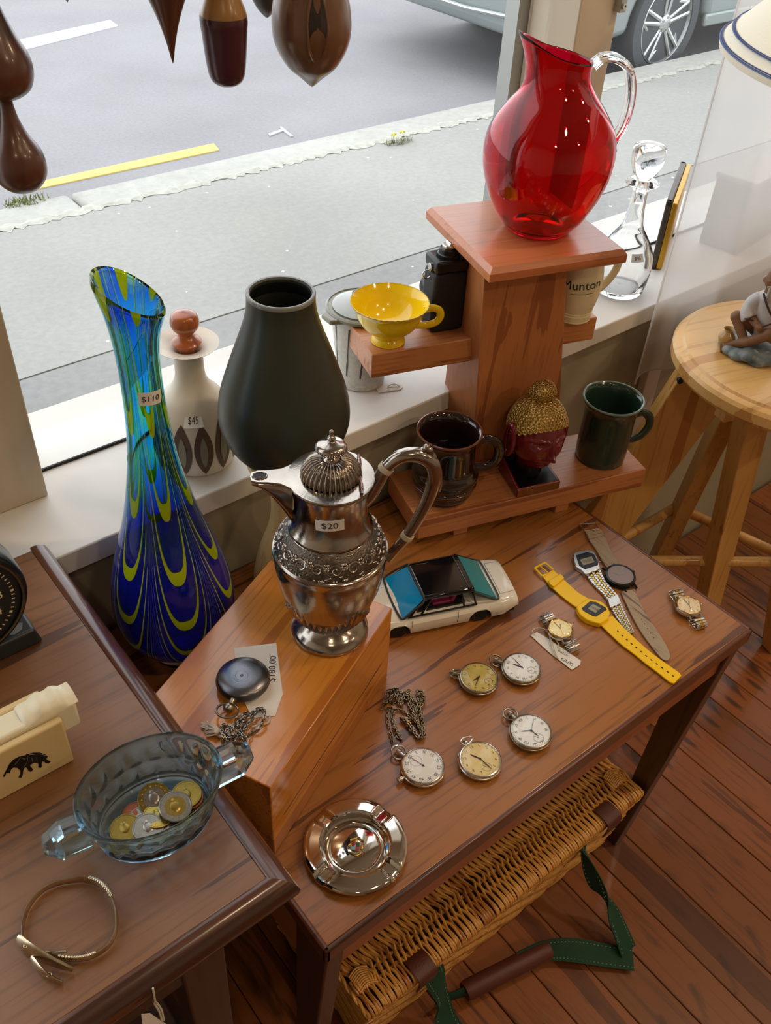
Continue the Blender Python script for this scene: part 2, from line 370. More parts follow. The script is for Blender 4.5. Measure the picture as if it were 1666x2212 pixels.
KERBM = ground_mat('kerb_concrete', srgb(158, 158, 152), srgb(180, 180, 174), 25)
struct(MB().box(-4, 1.0, -.3, 14, 2.436, -.1).build('footpath_inner_strip', PATH2, smooth=0))
struct(MB().box(-4, 2.444, -.3, 14, 3.43, -.1).build('footpath', PATH, smooth=0))
struct(MB().box(-4, 2.434, -.3, 14, 2.446, -.112).build('footpath_joint', mat('joint_dirt', srgb(80, 78, 72), .9), smooth=0))
kb = thing('kerb', '', 'kerb'); del kb['category']; del kb['label']; struct(kb)
x = -3.9
while x < 13.5:
    mb = MB(); L_ = 2.62; n = 14                     # kerb stone with a worn, uneven back edge
    MB().box(x, 3.43, -.3, x+L_-.012, 3.64, -.098).build('kerbstone', KERBM, kb, bevel=.02)
    x += L_
# rough worn pale edge along the kerb
m = MB(); k = 0; V = []; x = -3.8
nx = 700
for i in range(nx):
    xx = -3.8+i*17.0/nx; a = 3.425+random.uniform(-.022, .018); c = 3.475+random.uniform(-.02, .022)
    V += [(xx, a, -.0985), (xx, (a+c)/2, -.0945+random.uniform(-.001, .002)), (xx, c, -.0975)]
m.add(V, [(3*i+j, 3*i+3+j, 3*i+4+j, 3*i+1+j) for i in range(nx-1) for j in (0, 1)])
struct(m.build('kerb_worn_edge', mat('worn_limewash', srgb(196, 195, 186), .8, vary=.9, vscale=35, c2=srgb(150, 150, 140)), smooth=0))
RZ = -.235
struct(MB().box(-6, 3.64, -.5, 20, 14, RZ).build('road', ROADM, smooth=0))
def onroad(x, y): p = P(x, y, RZ); return (p.x, p.y)
def marking(name, pts, m, label):
    o = MB().prism([onroad(*p) for p in pts], RZ+.0005, RZ+.006).build(name, m, smooth=0); tag(o, label, 'road marking')
YEL = mat('yellow_road_paint', srgb(236, 200, 92), .7, vary=.7, vscale=12, c2=srgb(226, 206, 130)); WHT = mat('white_road_paint', srgb(238, 238, 240), .7)
marking('road_line', [(30, 407), (48, 417), (474, 326), (462, 312)], YEL, 'yellow painted line on the road along the kerb')
marking('road_line', [(-160, 132), (-150, 160), (255, 57), (238, 45)], WHT, 'white painted centre line dash on the road, far left')
marking('road_mark', [(580, 291), (607, 281), (604, 276), (608, 275), (634, 296), (628, 297), (612, 285), (583, 296)], mat('faded_paint', srgb(176, 176, 178), .8), 'small faded white arrow-like mark on the asphalt')
# weeds in the kerb
WEED = mat('weed_leaf', srgb(120, 128, 74), .8); WEEDY = mat('weed_flower', srgb(210, 200, 60), .7)
def weed(px, py, w, lab, fl=0):
    c = P(px, py, -.098); t = thing('weed', lab, 'weed', c); m = MB()
    for k in range(90):
        a = random.uniform(0, 2*pi); r = w*random.random()**.6; h = random.uniform(.01, .035); p = Vector((r*cos(a)*1.6, r*sin(a)*.6, 0)); q = p+Vector((random.uniform(-.02, .02), random.uniform(-.02, .02), h)); d = Vector((.004, .003, 0))
        m.add([p-d, p+d, q], [(0, 1, 2)])
    m.build('foliage', WEED, t, smooth=0, kind='stuff')
    if fl:
        f = MB()
        for k in range(fl): f.ball((random.uniform(-w, w), random.uniform(-w*.4, w*.4), .04), .006, 8, 5)
        f.build('flowers', WEEDY, t, kind='stuff')
weed(862, 308, .05, 'small yellow-flowered weed growing at the kerb edge', 6)
weed(58, 437, .06, 'flat dull green weed in the gutter at the end of the yellow line')

# parked car by the kerb
CARP = mat('car_paint', srgb(134, 144, 144), .25, coat=.6); TYRE = mat('tyre', srgb(76, 80, 84), .7); RIM = mat('rim', srgb(190, 194, 194), .3, metal=.8); DK = mat('car_dark', srgb(66, 70, 72), .4)  # paint and tyre lightened to carry the haze on the window glass
car = thing('car', 'grey parked car at the kerb outside the right-hand window pane', 'car', (0, 0, RZ))
wr, wz, wy = .315, .315, 3.70
def car_side(y, sgn):
    # side wall with two wheel arches, as one outline
    pts = []
    top = [(4.28, .62), (4.45, .78), (5.4, .86), (6.1, 1.25), (6.5, 1.38), (7.8, 1.40), (8.5, .95), (8.75, .9), (8.8, .4)]
    bot = [(8.6, .28), (8.3, .26)]
    def arch(cx): return [(cx+.37*cos(a), wz-.02+.37*sin(a)) for a in [pi*k/12 for k in range(13)]]
    bot += [(p[0], max(p[1], .24)) for p in arch(7.9)]+[(p[0], max(p[1], .24)) for p in arch(5.2)]+[(4.45, .26), (4.25, .34)]
    return top+bot
poly = car_side(0, 0)
m = MB(); y0, y1 = 3.70, 5.35
m.M = Matrix(((1, 0, 0, 0), (0, 0, 1, 0), (0, 1, 0, 0), (0, 0, 0, 1)))
m.prism(poly, y0, y1)
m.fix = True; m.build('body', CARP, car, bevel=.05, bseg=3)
m = MB(); m.cbox((6.5, y0-.003, .30), (1.9, .03, .07)); m.build('side_sill', mat('sill_trim', srgb(150, 160, 158), .3, metal=.4), car, bevel=.01)
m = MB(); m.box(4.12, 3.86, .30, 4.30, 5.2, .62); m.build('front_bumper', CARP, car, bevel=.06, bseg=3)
m = MB().tube([(4.10, 3.95, .42), (4.08, 4.3, .40), (4.08, 5.0, .40)], .012, 8); m.build('bumper_trim', RIM, car)
m = MB().box(6.05, y0-.006, .95, 7.7, y0+.002, 1.3); m.build('side_window', BLACK, car)
for cx in (5.2, 7.9):
    for yy, sg in ((3.72, -1), (5.32, 1)):
        w = thing('wheel', '', ''); del w['label']; del w['category']; w.parent = car; w.location = (cx, yy, wz)
        m = MB(); m.M = Matrix.Rotation(rad(90)*(1 if sg < 0 else -1), 4, 'X')
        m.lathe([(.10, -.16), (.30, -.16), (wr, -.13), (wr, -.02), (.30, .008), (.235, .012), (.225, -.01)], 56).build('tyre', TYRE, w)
        r = MB(); r.M = m.M.copy()
        r.lathe([(.214, -.02), (.228, .008), (.222, .010), (.210, -.03)], 56, cap=False)
        for k in range(5):
            a = 2*pi*k/5+.35
            for da in (-.16, .16):
                p0 = (cos(a+da*1.5)*.05, sin(a+da*1.5)*.05, -.01); p1 = (cos(a+da)*.215, sin(a+da)*.215, -.002)
                r.tube([p0, p1], [(.008, .014), (.008, .012)], 6, up=(0, 0, 1))
            r.tube([(cos(a+.16)*.215, sin(a+.16)*.215, -.004), (cos(a+.45)*.15, sin(a+.45)*.15, -.015)], [(.006, .01)]*2, 6, up=(0, 0, 1))
        r.lathe([(0, .004), (.03, .004), (.05, -.004), (.05, -.02), (0, -.02)], 20)
        r.build('rim', RIM, w)
        d = MB(); d.M = m.M.copy(); d.lathe([(0, -.05), (.21, -.05), (.21, -.06), (0, -.06)], 32).build('brake_disc', DK, w)
        n = MB(); n.M = m.M.copy()
        for k in range(5): a = 2*pi*k/5+.1; n.M = m.M @ Matrix.Translation((cos(a)*.036, sin(a)*.036, .002)); n.lathe([(.007, -.01), (.007, .006), (0, .006)], 8)
        n.build('wheel_nuts', STEEL, w, kind='stuff')

# curtain
CUR, nt, b = NT('sheer'); N, L = nt.nodes, nt.links
tr = N.new('ShaderNodeBsdfTransparent'); tl = N.new('ShaderNodeBsdfTranslucent'); tl.inputs[0].default_value = (.86, .86, .86, 1); df = N.new('ShaderNodeBsdfDiffuse'); df.inputs[0].default_value = (.84, .83, .82, 1)
m1 = N.new('ShaderNodeMixShader'); m1.inputs[0].default_value = .5; m2 = N.new('ShaderNodeMixShader'); m2.inputs[0].default_value = .66
L.new(tl.outputs[0], m1.inputs[1]); L.new(df.outputs[0], m1.inputs[2]); L.new(tr.outputs[0], m2.inputs[1]); L.new(m1.outputs[0], m2.inputs[2]); L.new(m2.outputs[0], N['Material Output'].inputs[0])
m = MB(); n = 220; V = []; x0 = 1.195; x1 = 2.5
for i in range(n+1):
    u = i/n; x = x0+(x1-x0)*u; y = .744+.013*sin(u*52)+.007*sin(u*21+1)*(1-.3*u)
    for z in (.598, .9, 1.4, 2.0, 2.35): V.append((x+.002*sin(z*9+u*30), y+.004*sin(z*2.2+u*9), z))
m.add(V, [(5*i+j, 5*i+5+j, 5*i+6+j, 5*i+1+j) for i in range(n) for j in range(4)])
c = m.build('curtain', CUR, smooth=180); tag(c, 'white sheer curtain hanging in front of the right side of the window', 'curtain')
hm = MB(); hm.tube([(V[5*i][0]+0, V[5*i][1], .600) for i in range(n+1)], .0014, 6); hm.tube([(V[j][0], V[j][1], V[j][2]) for j in range(5)], .0016, 6); hm.build('hem', CUR, c)
# picture frame seen on edge behind the curtain
t = thing('picture_frame', 'gold and black picture frame leaning upright on the sill, seen edge-on beside the curtain', 'picture frame', (1.322, .858, .73), rad(31))
GOLD = mat('gold_leaf', srgb(196, 148, 50), .35, metal=.7)
m = MB()
for a in ((0, -.003, 0, .20, .007, .01), (0, -.003, .112, .20, .007, .122), (0, -.003, 0, .01, .007, .122), (.19, -.003, 0, .20, .007, .122)): m.box(*a)
m.build('frame_moulding', mat('frame_black', srgb(70, 60, 50), .4), t, bevel=.002)
MB().box(.001, -.013, .002, .199, -.003, .120).build('gilt_backing', GOLD, t, bevel=.002)
MB().box(.01, .002, .01, .19, .004, .112).build('picture', PAPER, t)
# grey box on the sill behind the curtain
t = thing('box', 'plain grey box on the sill behind the sheer curtain', 'box', (1.49, .845, .73), rad(8))
MB().box(0, -.035, 0, .15, .04, .12).build('carton', mat('grey_card', srgb(140, 140, 140), .7), t, bevel=.003)
MB().box(-.002, -.037, .12, .152, .042, .132).build('lid', mat('grey_card_lid', srgb(168, 166, 162), .7), t, bevel=.002)

# lampshade
SH = mat('shade_fabric', srgb(232, 226, 206), .8, bump=.2, bscale=300); STR = mat('blue_stripe', srgb(70, 92, 150), .7); STR2 = mat('navy_stripe', srgb(30, 40, 100), .7)
t = thing('pendant_lampshade', 'cream conical lampshade with blue stripes hanging at the right edge', 'lampshade', (1.17, .46, 1.175))
R0 = .243; prof = lambda z: R0-.0-.95*z if z > .012 else R0
m = MB(); V = [(R0-.004, .0), (R0, 0), (R0+.001, .006), (R0-.010, .016), (.10, .15), (.098, .15), (R0-.014, .016), (R0-.004, .006)]
m.lathe(V, 96, cap=False); m.build('shade', SH, t)
def band(z0, z1, mm, nm, off=.0015):
    rr = lambda z: R0+.001-(z-.006)*1.1 if z < .016 else R0-.010-(z-.016)*(R0-.010-.10)/(.134)
    b = MB(); b.lathe([(rr(z0)+off, z0), (rr((z0+z1)/2)+off*2.2, (z0+z1)/2), (rr(z1)+off, z1)], 96, cap=False); b.build(nm, mm, t)
band(.0074, .0088, STR, 'stripe'); band(.0094, .0102, STR2, 'stripe'); band(.0180, .0192, STR, 'stripe'); band(.0197, .0204, STR2, 'stripe')
MB().tube([(0, 0, .12), (0, 0, 1.525)], .003, 8).build('cord', WHITE, t)
m = MB()
for k in range(3): a = 2*pi*k/3; m.tube([(0, 0, .13), (.099*cos(a), .099*sin(a), .149)], .002, 6)
m.build('spider', STEEL, t); MB().lathe([(.02, .07), (.02, .12), (.006, .13)], 20).build('lamp_holder', WHITE, t)
# ---------------------------------------------------------------- main table
TZ = .58
tb = thing('side_table', 'brown wooden side table carrying the watches, teapot and vases', 'table', (.56, .544, 0))
X0, X1, Y0, Y1 = .222-.56, .896-.56, .303-.544, .783-.544
MB().box(X0+.004, Y0+.004, .562, X1-.004, Y1-.004, .58).build('tabletop', TEAK, tb, bevel=.002)
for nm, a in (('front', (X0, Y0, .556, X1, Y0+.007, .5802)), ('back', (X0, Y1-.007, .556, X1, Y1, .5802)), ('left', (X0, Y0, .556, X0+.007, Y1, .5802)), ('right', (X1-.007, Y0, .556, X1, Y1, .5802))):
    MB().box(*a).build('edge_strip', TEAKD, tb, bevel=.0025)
APR = wood('apron_wood', srgb(150, 92, 44), srgb(112, 62, 32), axis=1, freq=40, rough=.4)
MB().box(X0+.006, Y0+.03, .47, X0+.022, Y1-.03, .557).build('end_panel', APR, tb, bevel=.001)
MB().box(X1-.022, Y0+.03, .49, X1-.006, Y1-.03, .557).build('end_panel', APR, tb, bevel=.001)
APX = wood('rail_wood', srgb(150, 84, 44), srgb(118, 60, 32), axis=0, freq=40, rough=.4)
MB().box(X0+.02, Y0+.012, .50, X1-.02, Y0+.028, .557).build('rail', APX, tb, bevel=.001)
MB().box(X0+.02, Y1-.028, .50, X1-.02, Y1-.012, .557).build('rail', APX, tb, bevel=.001)
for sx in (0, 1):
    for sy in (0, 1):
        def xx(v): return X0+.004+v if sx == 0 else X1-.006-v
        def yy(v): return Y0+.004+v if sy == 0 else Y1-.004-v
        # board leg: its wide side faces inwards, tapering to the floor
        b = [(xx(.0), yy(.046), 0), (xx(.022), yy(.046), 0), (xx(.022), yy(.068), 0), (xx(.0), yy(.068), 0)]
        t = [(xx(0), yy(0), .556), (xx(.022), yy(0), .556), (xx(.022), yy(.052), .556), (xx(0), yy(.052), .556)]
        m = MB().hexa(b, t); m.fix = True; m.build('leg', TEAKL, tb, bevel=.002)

# ---------------------------------------------------------------- left desk
DZ = .75
dk = thing('desk', 'worn brown wooden desk with dark rounded edge, lower left', 'desk', (-.15, .54, 0))
a0, a1, b0, b1 = -.75+.15, .194+.15, .302-.54, .785-.54
MB().box(a0, b0+.018, .728, a1-.018, b1-.004, .7495).build('desktop', DESK, dk, bevel=.001)
prof_e = [(0, 0), (.002, .0012), (.009, .0005), (.016, -.004), (.019, -.011), (.018, -.019), (.013, -.026), (0, -.027)]
DESKX = wood('desk_front_edge_wood', srgb(84, 50, 34), srgb(60, 34, 24), axis=0, freq=50, rough=.25, coat=.4)
for pa, pb, mt in ((lambda u: (a1-.018+u, b0+.018-u), lambda u: (a1-.018+u, b1), DESKD), (lambda u: (a0, b0+.018-u), lambda u: (a1-.018+u, b0+.018-u), DESKX)):
    m = MB(); n = len(prof_e); V = [(*pa(u), .7497+w) for u, w in prof_e]+[(*pb(u), .7497+w) for u, w in prof_e]      # mitred at the corner
    m.add(V, [(i, (i+1) % n, n+(i+1) % n, n+i) for i in range(n)]+[tuple(range(n-1, -1, -1)), tuple(range(n, 2*n))]); m.fix = True; m.build('edge_moulding', mt, dk, smooth=50)
DARKB = wood('desk_body_wood', srgb(64, 38, 26), srgb(44, 26, 18), axis=2, freq=40, rough=.5)
MB().box(a0, b0+.04, .62, a1-.055, b0+.058, .7225).build('apron', DARKB, dk)
MB().box(a1-.073, b0+.06, .62, a1-.055, b1-.05, .7225).build('apron', DARKB, dk)
for x_, y_ in ((a1-.095, b0+.035), (a1-.095, b1-.085), (a0+.02, b0+.035), (a0+.02, b1-.085)):
    MB().hexa([(x_+.008, y_+.008, 0), (x_+.035, y_+.008, 0), (x_+.035, y_+.035, 0), (x_+.008, y_+.035, 0)], [(x_, y_, .722), (x_+.042, y_, .722), (x_+.042, y_+.042, .722), (x_, y_+.042, .722)]).build('leg', DARKB, dk, bevel=.002)
MB().box(a0+.03, b0+.05, .16, a1-.07, b1-.06, .18).build('lower_shelf', DARKB, dk, bevel=.002)

# ---------------------------------------------------------------- wooden display stand
U = Vector((.957, -.29, 0)); VV = Vector((.29, .957, 0)); SA = math.atan2(-.29, .957); SC0 = Vector((.8375, .7375, 0))
st = thing('display_stand', 'orange-brown wooden display stand, tapered column with three ledges', 'stand', (SC0.x, SC0.y, .58), SA)
MB().box(-.171, -.12, .0165, .191, -.012, .05).build('bottom_ledge', STANDW, st, bevel=.0015)
for fx, fy in ((-.10, -.108), (.06, -.112), (-.10, -.03), (.09, -.03)):
    MB().box(fx-.011, fy-.004, 0, fx+.011, fy+.02, .0165).build('foot', STANDV, st, bevel=.001)
B4 = [(-.046, -.028), (.095, -.028), (.080, .040), (-.070, .040)]; T4 = [(-.080, -.052), (.034, -.052), (.040, .034), (-.072, .034)]
MB().hexa([(x, y, .0505) for x, y in B4], [(x, y, .369) for x, y in T4]).build('column', STANDV, st, bevel=.0015)
MB().box(-.210, -.027, .2255, .117, .070, .260).build('middle_ledge', STANDW, st, bevel=.0015)
c = MB(); c.hexa([(-.086, -.084, .3685), (.082, -.084, .3685), (.082, .084, .3685), (-.086, .084, .3685)], [(-.095, -.092, .374), (.091, -.092, .374), (.091, .092, .374), (-.095, .092, .374)])
c.hexa([(-.095, -.092, .374), (.091, -.092, .374), (.091, .092, .374), (-.095, .092, .374)], [(-.095, -.092, .3835), (.091, -.092, .3835), (.091, .092, .3835), (-.095, .092, .3835)])
c.hexa([(-.095, -.092, .3835), (.091, -.092, .3835), (.091, .092, .3835), (-.095, .092, .3835)], [(-.090, -.087, .390), (.086, -.087, .390), (.086, .087, .390), (-.090, .087, .390)])
c.build('top_cap', wood('stand_cap_wood', srgb(186, 112, 70), srgb(160, 88, 54), axis=0, freq=30, rough=.3, coat=.3), st)

# ---------------------------------------------------------------- wooden block under the teapot
e1 = Vector((.905, .427, 0)); BA = math.atan2(.427, .905); bo = Vector((.238, .413, TZ))
bl = thing('wooden_block', 'varnished orange wooden block under the silver teapot', 'block', bo, BA)
MB().box(0, 0, .001, .255, .157, .12).build('block_body', BLOCKW, bl, bevel=.0012)
for k in range(1): MB().box(.02, -.0004, .045, .235, 0, .0458).build('seam', TEAKL, bl, smooth=0)
BZ = TZ+.12

# ---------------------------------------------------------------- stool
SX, SY, SZ, SR = 1.253, .531, .75, .183
sl = thing('stool', 'round pine bar stool at the right, carrying the fisherman figurine', 'stool', (SX, SY, 0), rad(-15))
m = MB(); m.lathe([(SR-.02, SZ-.034), (SR-.004, SZ-.032), (SR, SZ-.026), (SR, SZ-.012), (SR-.004, SZ-.007), (SR-.010, SZ-.005), (SR-.013, SZ-.0045), (SR-.016, SZ-.001), (SR-.022, SZ)], 96)
m.build('seat', PINE, sl, smooth=30)
def leg(name, top, foot, w0, w1, th, zt):
    # a board leg: wide side along the radial-vertical plane
    top = Vector(top); foot = Vector(foot); rad_ = Vector((foot.x-top.x, foot.y-top.y, 0)).normalized(); tg = Vector((-rad_.y, rad_.x, 0))
    b = [foot-rad_*w1/2-tg*th/2, foot+rad_*w1/2-tg*th/2, foot+rad_*w1/2+tg*th/2, foot-rad_*w1/2+tg*th/2]
    t = [top-rad_*w0/2-tg*th/2, top+rad_*w0/2-tg*th/2, top+rad_*w0/2+tg*th/2, top-rad_*w0/2+tg*th/2]
    return MB().hexa(b, t).build(name, PINEV, sl, bevel=.002)
iv = Rz(rad(15))
for tx, ty, fx, fy, w0, w1 in ((1.20, .622, 1.03, .765, .10, .07), (1.262, .60, 1.42, .735, .06, .045), (1.229, .563, 1.350, .548, .06, .045), (1.305, .50, 1.49, .45, .08, .05)):
    leg('leg', iv @ Vector((tx-SX, ty-SY, SZ-.034)), iv @ Vector((fx-SX, fy-SY, 0)), w0, w1, .030, 0)
MB().box(-.12, -.012, .66, .12, .012, .716).build('cross_rail', PINEV, sl, bevel=.002); MB().box(-.012, -.12, .655, .012, .12, .716).build('cross_rail', PINEV, sl, bevel=.002)
lf = [(iv @ Vector((x-SX, y-SY, 0))) for x, y in ((1.10, .706), (1.37, .70), (1.31, .553), (1.43, .462))]
for i_, j_ in ((0, 1), (1, 3), (3, 2), (2, 0)): MB().tube([lf[i_]+Vector((0, 0, .27)), lf[j_]+Vector((0, 0, .27))], .010, 12).build('stretcher', PINEV, sl)
m = MB(); q_ = PP(1469, 822, Vector((1.15, .64, .66)), Vector((-.66, -.75, 0))); w_ = sl.matrix_world; q_ = iv @ Vector((q_.x-SX, q_.y-SY, q_.z)); m.M = frame(q_, iv @ Vector((.75, -.66, 0)), (0, 0, 1)); m.lathe([(.0045, -.004), (.0045, .0034), (0, .0034)], 14).build('screw_hole', BLACKM, sl)
# ---------------------------------------------------------------- red glass jug on the stand
def tint(name, c, rough=0, ior=1.45): return mat(name, c, rough, trans=1, ior=ior)
RED = tint('ruby_glass', (.70, .004, .035, 1))
q = P(1160, 492, .97)
rj = thing('jug', 'red glass jug with a clear glass handle on top of the wooden stand', 'jug', (q.x, q.y, .9705))
cr = P(1275, 145, 1.16)-P(1132, 95, 1.17); sa = math.atan2(-_R.y*1, -_R.x*1)    # spout points to the photo's left
sa = math.atan2(-_R.y, -_R.x)+rad(8)
outer = sp2([(.036, 0), (.042, .004), (.056, .022), (.071, .055), (.0775, .088), (.073, .118), (.058, .142), (.043, .160), (.035, .175), (.033, .188), (.0345, .200)], 5)
inner = [(max(r-.0032, .0), z) for r, z in outer if z > .008]; inner = [(0.0, .008)]+inner
full = outer+[(.0338, .2015)]+inner[::-1]
def jugfn(r, z, a, i):
    t = max(0, (z-.155)/.045); t = min(t, 1.05)**1.5; c = cos(a-sa)
    s = max(0, c)**4
    return (r*(1-.10*t*(1-s)*abs(sin(a-sa)))+.020*t*s+.0*t, z+t*(.016*s+.006*c-.002))
MB().lathe([(0, .003)]+full[0:0]+[(.030, .0015)]+full, 96, fn=jugfn, cap=False).build('body', RED, rj, smooth=60)
d = Vector((cos(sa+pi), sin(sa+pi), 0))
hp = [d*.034+Vector((0, 0, .188)), d*.043+Vector((0, 0, .196)), d*.060+Vector((0, 0, .196)), d*.078+Vector((0, 0, .183)), d*.086+Vector((0, 0, .155)), d*.084+Vector((0, 0, .125)), d*.0755+Vector((0, 0, .105)), d*.0775+Vector((0, 0, .094))]
hs = spline(hp, 8); nh = len(hs)
m = MB(); V = []; seg = 28; up = d.cross(Vector((0, 0, 1)))
for i, p in enumerate(hs):
    t = (hs[min(i+1, nh-1)]-hs[max(i-1, 0)]).normalized(); b = t.cross(up); w = .0115-.004*abs(i/nh-.2); th = .0048
    for k in range(seg):
        an = 2*pi*k/seg; rr = 1+.10*cos(6*an); V.append(p+up*cos(an)*w*rr+b*sin(an)*th*rr)
m.add(V, [(i*seg+k, i*seg+(k+1) % seg, (i+1)*seg+(k+1) % seg, (i+1)*seg+k) for i in range(nh-1) for k in range(seg)]+[tuple(range(seg-1, -1, -1)), tuple((nh-1)*seg+k for k in range(seg))])
m.build('handle', GLASS, rj, smooth=60, label='clear glass handle')

# ---------------------------------------------------------------- tall blue glass vase
def vase_mat(name, inner=False):
    m, nt, b = NT(name); N, L = nt.nodes, nt.links
    tc = N.new('ShaderNodeTexCoord'); sp = N.new('ShaderNodeSeparateXYZ'); L.new(tc.outputs['Object'], sp.inputs[0])
    def mth(op, a, b_=None, c=None):
        n = N.new('ShaderNodeMath'); n.operation = op
        for i, v in enumerate((a, b_, c)):
            if v is None: continue
            if isinstance(v, (int, float)): n.inputs[i].default_value = v
            else: L.new(v, n.inputs[i])
        return n.outputs[0]
    th = mth('ARCTAN2', sp.outputs[1], sp.outputs[0]); seg = mth('MULTIPLY', th, 6/(2*pi)); seg = mth('ADD', seg, VPH)
    fr = mth('FRACT', seg); t = mth('ABSOLUTE', mth('MULTIPLY_ADD', fr, 2, -1))
    z = sp.outputs[2]
    zs = mth('DIVIDE', z, .5)
    rise = mth('MULTIPLY', mth('POWER', t, 2.5), mth('MULTIPLY_ADD', zs, .24, .085))
    zz = mth('SUBTRACT', z, rise)
    # period grows with height
    ph = mth('LOGARITHM', mth('ADD', mth('MAXIMUM', zz, -.07), .085), 1.30); ph = mth('ADD', ph, .35)
    f = mth('FRACT', ph)
    wd = mth('MULTIPLY_ADD', t, -.10, .24)
    m1 = mth('LESS_THAN', f, wd)
    # converging lines fade to thin green streaks
    fade = mth('SUBTRACT', 1, mth('MULTIPLY', mth('GREATER_THAN', t, .86), .6)); mask = mth('MULTIPLY', m1, fade)
    fade2 = N.new('ShaderNodeMapRange'); fade2.inputs[1].default_value = .018; fade2.inputs[2].default_value = .035; L.new(z, fade2.inputs[0]); mask = mth('MULTIPLY', mask, fade2.outputs[0])
    # ground glass colour: cobalt below, bright blue above
    cr_ = N.new('ShaderNodeValToRGB'); e = cr_.color_ramp.elements
    e[0].position = .0; e[0].color = (.02, .035, .80, 1); e[1].position = 1; e[1].color = (.01, .10, .85, 1)
    for p_, c_ in ((.36, (.02, .04, .82, 1)), (.50, (.03, .35, .92, 1)), (.62, (.05, .52, .95, 1)), (.86, (.04, .45, .95, 1)), (.93, (.01, .14, .85, 1))):
        q_ = e.new(p_); q_.color = c_
    L.new(zs, cr_.inputs[0])
    # broad hazy green drips in the neck
    nz = N.new('ShaderNodeTexNoise'); nz.inputs['Scale'].default_value = 1; nz.inputs['Detail'].default_value = 2
    cb = N.new('ShaderNodeCombineXYZ'); L.new(mth('MULTIPLY', sp.outputs[0], 70), cb.inputs[0]); L.new(mth('MULTIPLY', sp.outputs[1], 70), cb.inputs[1]); L.new(mth('MULTIPLY', z, 14), cb.inputs[2]); L.new(cb.outputs[0], nz.inputs[0])
    g = N.new('ShaderNodeMapRange'); g.inputs[1].default_value = .53; g.inputs[2].default_value = .62; L.new(nz.outputs[0], g.inputs[0])
    gh = N.new('ShaderNodeMapRange'); gh.inputs[1].default_value = .20; gh.inputs[2].default_value = .28; L.new(z, gh.inputs[0])
    gk = mth('MULTIPLY', mth('MULTIPLY', g.outputs[0], gh.outputs[0]), .6)
    mx = N.new('ShaderNodeMix'); mx.data_type = 'RGBA'; L.new(gk, mx.inputs['Factor']); L.new(cr_.outputs[0], mx.inputs['A']); mx.inputs['B'].default_value = (.34, .80, .12, 1)
    mx2 = N.new('ShaderNodeMix'); mx2.data_type = 'RGBA'; L.new(mask, mx2.inputs['Factor']); L.new(mx.outputs['Result'], mx2.inputs['A']); mx2.inputs['B'].default_value = srgb(190, 214, 20)
    L.new(mx2.outputs['Result'], b.inputs['Base Color']); b.inputs['Roughness'].default_value = .0; b.inputs['IOR'].default_value = 1.45
    lo = N.new('ShaderNodeMapRange'); lo.inputs[1].default_value = .16; lo.inputs[2].default_value = .24; lo.inputs[3].default_value = .74; lo.inputs[4].default_value = 1; L.new(z, lo.inputs[0])
    L.new(mth('SUBTRACT', lo.outputs[0], mth('MULTIPLY', mask, .5)), b.inputs['Transmission Weight'])
    return m
q = P(392, 1400, TZ)
VPH = .25
bv = thing('glass_vase', 'tall blue glass vase with yellow-green feathered loops behind the wooden block', 'vase', (q.x, q.y, TZ), 0)
prof = sp2([(.020, .022), (.036, .024), (.051, .034), (.0655, .062), (.0685, .095), (.064, .130), (.0535, .170), (.040, .215), (.030, .262), (.0235, .305), (.0205, .345), (.0195, .385), (.0205, .420), (.0235, .445), (.0275, .462), (.0290, .470)], 6)
sl_dir = math.atan2(_R.y, _R.x)
def vfn(r, z, a, i):
    t = max(0, (z-.39)/.082)**1.6; return (r*(1+.06*t*cos(a-sl_dir)**2), z-.016*t*cos(a-sl_dir))
inn = [(max(r-.0042-(.004 if z < .1 else 0), .001), z) for r, z in prof if z > .045]
MB().lathe([(0, .0215)]+prof+[(.0278, .4750), (.0254, .473)]+inn[::-1]+[(0, .046)], 112, fn=vfn, cap=False).build('body', vase_mat('feathered_blue_glass'), bv, smooth=60)
MB().lathe([(0, .0005), (.030, .0005), (.034, .004), (.034, .012), (.028, .020), (.018, .0213), (0, .0213)], 64, cap=False).build('foot', GLASS, bv, smooth=50, label='clear glass foot')
def facing(o, dx=0):                              # angle from a thing to the camera
    return math.atan2(-o.location.y, -o.location.x)+dx
zl = .362; wrap_label(bv, 0, 0, .0200, zl+.012, facing(bv, .30), .022, .014, '$110', .0085, roll=-.12)

# ---------------------------------------------------------------- dark green vase on a pale turned pedestal
PALE = wood('pale_turned_wood', srgb(232, 206, 146), srgb(214, 182, 116), axis=2, freq=20, rough=.4, coat=.2)
vx, vy = .458, .712
pd = thing('pedestal', 'pale turned wooden pedestal under the dark green vase', 'pedestal', (vx, vy, TZ))
MB().lathe(sp2([(.040, 0), (.044, .006), (.045, .03), (.037, .07), (.024, .11), (.0195, .14), (.022, .17), (.034, .195), (.044, .205), (.045, .214)], 5), 56).build('turned_body', PALE, pd, smooth=50)
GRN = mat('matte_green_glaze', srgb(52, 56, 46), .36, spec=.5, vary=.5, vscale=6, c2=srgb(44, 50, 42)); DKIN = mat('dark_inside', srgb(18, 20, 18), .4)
gv = thing('ceramic_vase', 'dark olive-green pear-shaped ceramic vase standing behind the silver teapot', 'vase', (vx, vy, TZ+.2145))
k = .925
op = sp2([(.026, 0), (.044, .005), (.061, .024), (.0705, .047), (.0725, .066), (.0690, .090), (.0605, .117), (.0505, .145), (.0420, .168), (.0368, .186), (.0352, .198), (.0350, .206)], 6)
MB().lathe(op+[(.0342, .2085), (.0325, .2085), (.0315, .206)]+[(max(r-.004, .002), z) for r, z in op[::-1] if z > .01]+[(0, .012)], 80, cap=False).build('body', GRN, gv, smooth=60)
